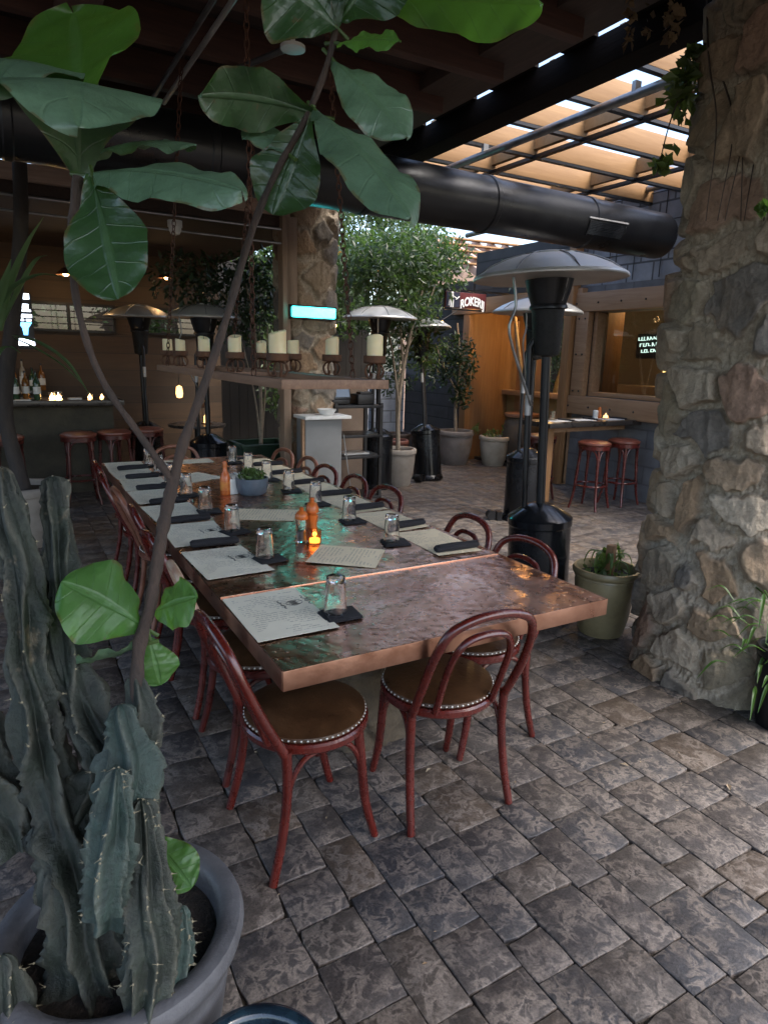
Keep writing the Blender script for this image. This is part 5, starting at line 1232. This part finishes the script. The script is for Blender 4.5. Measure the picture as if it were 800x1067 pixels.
# small plant in the olive planter and the bamboo
t = thing('succulent', 'curling green succulent with a wooden stake in the olive planter', 'plant', (3.02, 2.56, .36))
w = MB(); w.box((.0, -.02, .08), (.045, .045, .22), .3); w.link('stake', M['timber_v'], t, True, .003)
rg = random.Random(6)
for k in range(9):
    a = k*.75+.3; l = rg.uniform(.10, .17); hgt = rg.uniform(.05, .17)
    c_, s_ = math.cos(a), math.sin(a)
    ribbon([(.02*c_, .02*s_, 0), (l*.4*c_, l*.4*s_, hgt*.9), (l*.8*c_, l*.8*s_, hgt), (l*c_, l*s_, hgt*.55), (l*.95*c_, l*.95*s_, hgt*.2)], [.02, .026, .022, .014, .004], M['sprout'], t)
vs, fs = leafcloud(110, [((0, 0, .03), (.14, .14, .05), 1), ((.1, .06, .1), (.08, .08, .06), .5)], .06, 3); rawmesh('foliage', vs, fs, M['sprout'], t, False)
t = thing('bamboo_plant', 'bright green bamboo leaves in the dark corner beside the rubble pillar', 'plant', (2.93, 1.43, .33))
rg = random.Random(9)
w = MB()
for k in range(7):
    a = rg.uniform(0, 6.28); w.tube(curve([(.05*math.cos(a), .05*math.sin(a), 0), (.10*math.cos(a), .10*math.sin(a),   .2), (.2*math.cos(a), .2*math.sin(a), .30+.1*rg.random())], 8), .005, 6)
w.link('stems', M['sprout'], t)
for k in range(90):
    a = rg.uniform(0, 6.28); r_ = rg.uniform(.08, .27); z = rg.uniform(-.12, .34); b = Vector((r_*math.cos(a), r_*math.sin(a), z)); l = rg.uniform(.09, .16); dr = Vector((math.cos(a+rg.uniform(-.8, .8)), math.sin(a+rg.uniform(-.8, .8)), rg.uniform(-.6, .5)))
    ribbon([b, b+dr*l*.5+Vector((0, 0, .015)), b+dr*l-Vector((0, 0, l*.35))], [.006, .017, .013, .002], M['bamboo'], t, 'leaf_blade')

# ------------------------------------------------------------------ vines on the pillar
def vine(name, label, stems, blobs, n, size, mat, seed, r_=.006):
    t = thing(name, label, 'vine', (0, 0, 0)); w = MB()
    for s_ in stems: c = curve(s_, 20); w.tube(c, lerp_list([r_, r_*.4], len(c)), 6)
    w.link('stems', M['bark'], t)
    if n:
        vs, fs = leafcloud(n, blobs, size, seed, asp=.62); rawmesh('foliage', vs, fs, mat, t, False)
    return t
vd = 2.95
vine('climbing_vine', 'leafy green vine hanging from the top of the rubble pillar', [[atd(742, 30, 3.0), atd(722, 70, vd), atd(700, 120, vd), atd(684, 180, 2.9)], [atd(735, 60, 3.), atd(712, 90, vd), atd(715, 130, vd)]],
     [(atd(718, 75, vd)[:], (.06, .06, .08), 1), (atd(705, 100, vd)[:], (.10, .08, .10), 1.6), (atd(702, 140, vd)[:], (.08, .07, .10), 1.5), (atd(688, 165, 2.9)[:], (.06, .05, .07), .8), (atd(724, 60, vd)[:], (.05, .05, .05), .7)], 260, .060, M['vine'], 6)
vine('dry_creeper', 'dry brown tangle of dead creeper roots over the top of the pillar', [[atd(735+12*k+5*math.sin(k), -30, 3.0-.03*k), atd(738+10*k, 60, 2.85), atd(752+9*k-6*math.cos(k*2), 130, 2.78), atd(735+11*k+8*math.sin(k*3), 230, 2.74)] for k in range(6)],
     [(atd(655, 30, 3.1)[:], (.03, .03, .16), 1), (atd(700, 20, 3.)[:], (.04, .04, .12), 1), (atd(675, 15, 3.1)[:], (.02, .03, .10), .6)], 90, .05, M['dry'], 7, .005)
vine('vine_sprig', 'small green sprig sprouting from the middle of the rubble pillar', [[atd(800, 222, 2.62), atd(795, 216, 2.58), atd(790, 212, 2.55)]], [(atd(795, 215, 2.56)[:], (.035, .03, .03), 1)], 26, .05, M['bamboo'], 3, .003)

# ------------------------------------------------------------------ fiddle leaf fig
fig = thing('fig_tree', 'fiddle leaf fig with two slanting stems and huge leaves over the cactus planter', 'tree', (.17, 1.25, .42))
FB = Vector((.17, 1.25, .42))
def fstem(pts, rad, name='trunk'):
    P = [(p if isinstance(p, Vector) else atd(*p))-FB for p in pts]; c = curve(P, 40); w = MB(); rr = lerp_list(rad, len(c))
    rr = [r_*(1+.10*math.sin(i*1.9)+.05*math.sin(i*5.1)) for i, r_ in enumerate(rr)]
    w.tube(c, rr, 12); return w.link(name, M['bark'], fig)
fstem([Vector((.175, 1.23, .38)), (143, 720, 1.31), (158, 625, 1.35), (170, 550, 1.38), (181, 500, 1.4)], [.0150, .0125, .0135])
fstem([(181, 503, 1.4), (165, 480, 1.39), (140, 445, 1.38), (112, 405, 1.36), (92, 360, 1.34), (78, 300, 1.32), (76, 240, 1.31), (82, 185, 1.31)], [.0095, .0072, .0068, .0075, .0115])
fstem([(180, 506, 1.4), (190, 465, 1.41), (210, 410, 1.43), (235, 335, 1.45), (252, 275, 1.46), (268, 225, 1.47), (290, 175, 1.47), (318, 125, 1.46), (340, 70, 1.45), (352, 20, 1.44)], [.0115, .0095, .0085, .0078, .007, .0065])
def fleaf(b, tp, wid, nrm, arch=.04, cup=.08, mat='fig', wave=.010, seed=0, bright=False, flip=0):
    b = atd(*b)-FB; tp = atd(*tp)-FB; ax = tp-b; ln = ax.length; nv = Vector(nrm); nv = (nv-ax.normalized()*nv.dot(ax.normalized())).normalized()
    mid = (b+tp)/2+nv*arch
    nt_, ns = 36, 14; vs = []; fs = []; uv = []; rg = random.Random(seed); p1, p2 = rg.uniform(0, 6), rg.uniform(0, 6)
    for i in range(nt_+1):
        t = .5-.5*math.cos(PI*i/nt_); c = b*(1-t)**2+mid*2*t*(1-t)+tp*t*t; tg = ((mid-b)*(1-t)+(tp-mid)*t).normalized()
        sd = tg.cross(nv).normalized(); nn = sd.cross(tg)
        # fiddle outline: narrow waist near the stalk, broad rounded end
        prof = (math.sin(PI*min(1, t**1.22))**.52)*(.58+.42*min(1, max(0, (t-.10)/.45))**1.1) if 0 < t < 1 else 0
        hw = wid*.5*prof+.003
        for j in range(ns+1):
            s = 2*j/ns-1
            z = cup*wid*(abs(s)**1.4)+wave*math.sin(t*15+p1+(2 if s > 0 else 0))*abs(s)**2+.002*math.sin(t*40+abs(s)*6)*abs(s)
            e = 1+.024*math.sin(t*17+p2+s*2)
            vs.append(c+sd*(hw*s*e)+nn*z); uv.append((s*.5, t))
    for i in range(nt_):
        for j in range(ns): a = i*(ns+1)+j; fs.append((a, a+1, a+ns+2, a+ns+1))
    o = rawmesh('leaf', vs, fs, M['fig_bright' if bright else mat], fig, True, None, uv)
    w = MB(); st = b-ax.normalized()*.03; w.tube([st, b, b*(1-.06)+tp*.06], [.0045, .004, .003], 6); w.link('leaf_stalk', M['sprout'], o)
    return o
V = -Vector(_f)
UPc = Vector(_u); RTc = Vector(_r)
fleaf((84, 116, 1.33), (77, 14, 1.54), .305, -V, .0, -.05, 'fig', .012, 1, True)
fleaf((84, 188, 1.42), (82, 132, 1.10), .30, (0, .0, 1), .25, -.05, 'fig', .012, 2)
fleaf((70, 150, 1.5), (-10, 95, 1.15), .22, (0, -.1, 1), .20, -.05, 'fig', .010, 3)
fleaf((84, 182, 1.33), (252, 198, 1.12), .150, V*.9+UPc*.7, .04, -.12, 'fig', .008, 4)
fleaf((95, 160, 1.40), (205, 150, 1.42), .12, V*.6+UPc*.9, .03, -.1, 'fig', .008, 5)
fleaf((97, 186, 1.30), (124, 312, 1.24), .165, -V, .0, -.05, 'fig', .008, 6)
fleaf((335, 122, 1.46), (206, 100, 1.36),   .135, -V*.55+UPc*.85, .06, -.06, 'fig', .010, 7)
fleaf((322, 124, 1.46), (284, 224, 1.50), .16, -V, .0, -.06, 'fig', .008, 8)
fleaf((326, 112, 1.45), (428, 226, 1.18), .155, V*.85+UPc*.5+RTc*.30, .035, -.10, 'fig', .010, 9)
fleaf((345, 60, 1.45), (424, 142, 1.40), .135, V+RTc*.3, .02, -.10, 'fig', .008, 10)
fleaf((350, 45, 1.44), (416, 42, 1.36), .065, V+UPc*.4, .01, -.05, 'fig', .006, 11, True)
fleaf((352, 30, 1.44), (285, -40, 1.36), .26, -V, .0, -.06, 'fig', .010, 12)
fleaf((354, 22, 1.44), (405, -60, 1.36), .22, -V, .0, -.06, 'fig', .010, 13)
fleaf((380, 0, 1.42), (566, 4, 1.28), .16, -V*.35+UPc*.9, .03, -.05, 'fig', .008, 14, True)
fleaf((300, 160, 1.47), (260, 130, 1.52), .10, V+UPc, .01, -.05, 'fig', .006, 15)
fleaf((152, 655, 1.345), (64, 606, 1.26), .185, V*.8+UPc*.75, .03, -.06, 'fig', .010, 16, True)
fleaf((158, 640, 1.35), (205, 622, 1.33), .115, V*.8+UPc*.6, .02, -.08, 'fig', .008, 17, True)
fleaf((150, 672, 1.335), (80, 692, 1.30), .10, V*.3-UPc, .01, -.08, 'fig', .006, 18)
fleaf((156, 665, 1.34), (168, 714, 1.36), .085, V+RTc*.4, .01, -.08, 'fig', .006, 19, True)
fleaf((158, 870, 1.30), (200, 925, 1.25), .085, V*.8+UPc*.5, .01, -.08, 'fig', .006, 20, True)

# ------------------------------------------------------------------ cactus cluster
def ribbed(name, pts, rads, ribs, parent, mat, seed=0, depth=.34, spiny=0, twist=.5, mons=.35):
    P = [(p if isinstance(p, Vector) else atd(*p)) for p in pts]; c = curve(P, 78); k = len(c); rr = np.interp(np.linspace(0, 1, k), np.linspace(0, 1, len(rads)), rads)
    rs = np.random.RandomState(seed); nth_ = ribs*12; ph = rs.uniform(0, 6.28, 6)
    tang = [(c[min(i+1, k-1)]-c[max(i-1, 0)]).normalized() for i in range(k)]; nn = tang[0].orthogonal().normalized()
    vs = []; crest = []; uvv = []; L_ = 0; spines = []
    # rounded growing tip
    end = 9; rows = []
    for i in range(k): rows.append((c[i], tang[i], rr[i], i))
    for e in range(1, end+1):
        a = e/end*PI/2; rows.append((c[-1]+tang[-1]*(math.sin(a)*rr[-1]*1.1), tang[-1], rr[-1]*math.cos(a)+.0005, k+e))
    s = 0; prev = rows[0][0]
    for (p, tg, r_, i) in rows:
        s += (p-prev).length; prev = p
        nn = (nn-tg*nn.dot(tg)).normalized(); bb = tg.cross(nn)
        q = s*9
        for j in range(nth_):
            a = 2*PI*j/nth_; tw = twist*s*2+.46*mons*(math.sin(q*1.3+ph[0]+2*a)+math.sin(q*2.3+ph[1]))
            x = (a+tw)*ribs/(2*PI); fr = abs((x % 1)-.5)*2; cr = fr**1.7
            w_ = (fnoise(np.array([[math.cos(a)*1.6+seed, math.sin(a)*1.6, q*.55]]), 2)[0]-.5)
            kn = .10*math.sin(q*4.2+ph[2]+int(x % ribs)*1.7)*cr*mons*2
            hf = fnoise(np.array([[math.cos(a)*5+seed, math.sin(a)*5, q*2.1]]), 3)[0]-.5
            lump = max(0, math.sin(q*3.1+ph[3]+int(x % ribs)*2.4))**3*cr*.30*mons*2
            rad = r_*(.90-depth*.95+depth*1.35*cr+w_*1.7*mons+kn*1.3+lump*1.1+hf*.55*mons)
            pos = p+nn*(math.cos(a)*rad)+bb*(math.sin(a)*rad); vs.append(pos); crest.append(min(1, max(0, cr)))
            if spiny and cr > .96 and i % 3 == 0 and rs.rand() < spiny*.8: spines.append((pos, (pos-p).normalized()))
    fs = []
    for i in range(len(rows)-1):
        for j in range(nth_): a = i*nth_+j; b = i*nth_+(j+1) % nth_; fs.append((a, b, b+nth_, a+nth_))
    fs.append(tuple((len(rows)-1)*nth_+j for j in range(nth_)))
    o = rawmesh(name, [v-parent.location for v in vs], fs, M[mat], parent, True, {'crest': crest})
    if spines:
        w = MB()
        for pos, d in spines:
            w.ball(pos-parent.location, .0022, 5)
            for q in range(2):
                dd = (d+Vector(rs.normal(size=3))*.6).normalized(); w.tube([pos-parent.location, pos-parent.location+dd*rs.uniform(.006, .013)], [.0007, .0002], 4, cap=False)
        w.link('needles', M['spine'], o)
    return o
M['spine'] = basic('pale_spines', (.34, .30, .20), (.2, .17, .11), .7, 0, 30, 0)
cac = thing('cactus_cluster', 'clump of tall grey green ribbed cactus columns in the big grey planter', 'cactus', (.06, 1.2, .40))
ribbed('stem', [(98, 1075, 1.28), (92, 980, 1.28), (74, 890, 1.29), (56, 830, 1.30), (40, 770, 1.31), (32, 700, 1.31), (26, 620, 1.31), (12, 545, 1.30), (2, 500, 1.29)], [.072, .068, .060, .052, .047, .043, .040, .036, .024], 7, cac, 'cactus', 1, .34, .7, .3, .5)
ribbed('stem', [(70, 930, 1.33), (90, 850, 1.335), (112, 800, 1.33), (88, 740, 1.34), (70, 690, 1.35), (64, 620, 1.37), (60, 560, 1.39), (56, 510, 1.40)], [.050, .052, .050, .046, .042, .036, .034, .026], 6, cac, 'cactus', 2, .34, .6, .4, .55)
ribbed('stem', [(112, 960, 1.22), (122, 890, 1.22), (130, 840, 1.23), (134, 795, 1.24), (128, 752, 1.25)], [.044, .050, .055, .051, .030], 6, cac, 'cactus_blue', 3, .38, .5, .7, .40)
ribbed('stem', [(140, 880, 1.29), (148, 800, 1.30), (151, 750, 1.31), (143, 715, 1.31)], [.032, .036, .036, .022], 5, cac, 'cactus', 4, .36, .5, .5, .5)
ribbed('stem', [(108, 950, 1.15), (114, 900, 1.15), (119, 860, 1.155), (121, 818, 1.16)], [.038, .042, .042, .026], 7, cac, 'cactus_blue', 5, .32, .5, .3, .35)
ribbed('stem', [(150, 1075, 1.20), (158, 1000, 1.20), (154, 930, 1.205), (148, 850, 1.21)], [.050, .050, .046, .028], 8, cac, 'cactus', 6, .30, .9, .2, .35)
ribbed('stem', [(180, 1030, 1.24), (186, 985, 1.25), (188, 955, 1.25)], [.028, .030, .018], 7, cac, 'cactus_blue', 7, .30, .8, .2, .3)
ribbed('stem', [(4, 1090, 1.18), (6, 1050, 1.18), (4, 1010, 1.18)], [.04, .042, .024], 7, cac, 'cactus', 8, .32, .6, .2, .4)
ribbed('stem', [(28, 880, 1.34), (6, 840, 1.34), (-16, 790, 1.34), (-30, 730, 1.34)], [.05, .055, .05, .03], 6, cac, 'cactus', 9, .34, .2, .4, .5)

# ------------------------------------------------------------------ hanging sign
t = thing('hanging_sign', 'dark red and navy hanging sign with white lettering above the planters', 'sign', (5.37, 7.6, 2.345))
w = MB(); w.box((.21, 0, .02), (.68, .04, .20)); w.link('board', basic('dark_red_sign', (.12, .022, .022), (.07, .014, .018), .4, 0, 5), t, True, .006)
w = MB(); w.box((-.01, -.022, .02), (.22, .006, .19)); w.link('navy_field', basic('navy_sign', (.012, .016, .045)), t)
w = MB(); w.bar((-.13, 0, -.10), (-.13, 0, .14), .02); w.bar((.55, 0, -.10), (.55, 0, .14), .02); w.bar((-.13, 0, .15), (.96, 0, .15), .025); w.bar((-.13, 0, -.105), (.55, 0, -.105), .02); w.link('frame', M['black_metal'], t)
wm = basic('white_lettering', (.82, .82, .80), (.7, .7, .68), .5, emit=(1, 1, 1), estr=.05)
cu = bpy.data.curves.new('lettering', 'FONT'); cu.body = 'ROKERIJ'; cu.size = .15; cu.extrude = .004; cu.offset = .004
to = bpy.data.objects.new('lettering', cu); COL.objects.link(to); bpy.context.view_layer.update()
me = bpy.data.meshes.new_from_object(to.evaluated_get(bpy.context.evaluated_depsgraph_get())); bpy.data.objects.remove(to)
xs = [v.co.x for v in me.vertices]; x0_, x1_ = min(xs), max(xs)
for v in me.vertices:
    u_ = (v.co.x-x0_)/(x1_-x0_); X_ = .115+u_*.40; Z_ = -.02+v.co.y*1.0*(.95+.1*math.cos((u_-.5)*2))-.05*(2*u_-1)**2
    v.co = Vector((X_, -.026-v.co.z, Z_-.02))
me.materials.clear(); me.materials.append(wm); o = bpy.data.objects.new('lettering', me); COL.objects.link(o); o.parent = t
w = MB(); w.ball((-.03, -.026, .10), .020, 8); w.box((-.03, -.026, .05), (.045, .008, .07)); w.box((-.045, -.026, -.03), (.018, .008, .10)); w.box((-.012, -.026, -.03), (.018, .008, .10)); w.bar((-.02, -.026, .07), (.06, -.026, .03), .016, .008); w.bar((.03, -.026, .02), (.085, -.026, .06), .03, .008); w.bar((-.08, -.026, -.06), (-.06, -.026, .06), .01, .008); w.link('figure_emblem', wm, t)

# string lights
cordp = curve([(3.1, 8.3, 2.2), (3.9, 8.2, 2.02), (4.7, 8.2, 2.22), (5.4, 8.2, 2.05), (6.35, 8.4, 2.5)], 30)
t = thing('string_light', 'thin cord of small warm bulbs strung before the far creeper', 'string lights')
w = MB(); w.tube(cordp, .005, 6); w.link('cord', M['black_metal'], t)
for p_ in cordp[3::4]:
    w = MB(); w.ball(p_-Vector((0, 0, .045)), .022, 9, sz=1.3); w.link('bulb', M['bulb'], t)
for i, (px, py, d_) in enumerate(((427, 383, 8.5), (433, 382, 8.6), (352, 312, 7.6))):
    pass

# ------------------------------------------------------------------ light
wd = bpy.data.worlds.new('World'); sc.world = wd; wd.use_nodes = True
nt = wd.node_tree; nt.nodes.clear()
sky = nt.nodes.new('ShaderNodeTexSky'); sky.sky_type = 'NISHITA'; sky.sun_disc = False
SUN_EL, SUN_AZ = R(55), R(150)          # azimuth measured from +Y towards +X
sky.sun_elevation = SUN_EL; sky.sun_rotation = SUN_AZ; sky.dust_density = 3.; sky.air_density = 1.; sky.ozone_density = 1.
bg = nt.nodes.new('ShaderNodeBackground'); bg.inputs[1].default_value = .15
wo = nt.nodes.new('ShaderNodeOutputWorld'); nt.links.new(sky.outputs[0], bg.inputs[0]); nt.links.new(bg.outputs[0], wo.inputs[0])
sl = bpy.data.lights.new('sun', 'SUN'); sl.energy = 1.3; sl.angle = R(25); sl.color = (1, .95, .88)
so = bpy.data.objects.new('sun', sl); COL.objects.link(so)
dv = Vector((math.sin(SUN_AZ)*math.cos(SUN_EL), math.cos(SUN_AZ)*math.cos(SUN_EL), math.sin(SUN_EL)))
so.rotation_euler = (-dv).to_track_quat('-Z', 'Y').to_euler()
def lamp(loc, e, col=(1, .62, .28), r_=.06):
    l = bpy.data.lights.new('lamp_light', 'POINT'); l.energy = e; l.color = col; l.shadow_soft_size = r_
    o = bpy.data.objects.new('lamp_light', l); o.location = loc; COL.objects.link(o)
def pendant(loc, e, label, z_top=2.82):  # fixture added to give the bar's warm point light a body
    t = thing('added_pendant', label, 'lamp', loc, 0)
    w = MB(); w.ball((0, 0, 0), .035, 10); w.link('bulb', M['bulb'], t)
    w = MB(); w.lathe([(.03, .06), (.10, .0), (.11, -.02), (.106, -.02), (.028, .055)], 20); w.link('lamp_shade', M['rust'], t); w = MB(); w.tube([(0, 0, .05), (0, 0, z_top-loc[2])], .005, 6); w.link('cord', M['black_metal'], t)
    lamp((loc[0], loc[1], loc[2]-.07), e)
pendant((-.75, 8.9, 2.45), 2.4, 'added rust shaded pendant lamp over the bottle shelf of the bar')
pendant((.75, 8.9, 2.45), 1.0, 'added rust shaded pendant lamp over the end of the bar counter')
pendant((1.9, 8.9, 2.5), .7, 'added rust shaded pendant lamp near the hanging amber lantern')
lamp((7.6, 6.1, 2.55), 10); lamp((7.9, 8.4, 2.55), 8); lamp((6.72, 7.2, 2.30), 9, (1, .60, .22), .08); lamp((8.6, 6.6, 1.6), 3)
t = thing('recess_lamp', 'small warm lamp under the soffit of the lit entrance', 'lamp', (6.72, 7.2, 2.38)); w = MB(); w.lathe([(.001, -.02), (.07, -.02), (.075, 0), (.075, .12), (.001, .12)], 18); w.link('housing', M['lampglow'], t)
lamp((2.12, 8.10, .95), 1.2, (1, .45, .12), .03); lamp((1.185, 2.69, TZ+.05), .02, (1, .45, .12), .01)
sc.view_settings.view_transform = 'Standard'; sc.view_settings.look = 'None'; sc.view_settings.exposure = 2.0; sc.view_settings.gamma = 1.
try: sc.view_settings.use_curve_mapping = False
except Exception: pass
sc.render.engine = 'CYCLES'
sc.cycles.max_bounces = 10; sc.cycles.diffuse_bounces = 5; sc.cycles.glossy_bounces = 5; sc.cycles.transmission_bounces = 8; sc.cycles.transparent_max_bounces = 16
sc.cycles.caustics_reflective = False; sc.cycles.caustics_refractive = False
sc.cycles.sample_clamp_indirect = 4.; sc.cycles.use_denoising = True
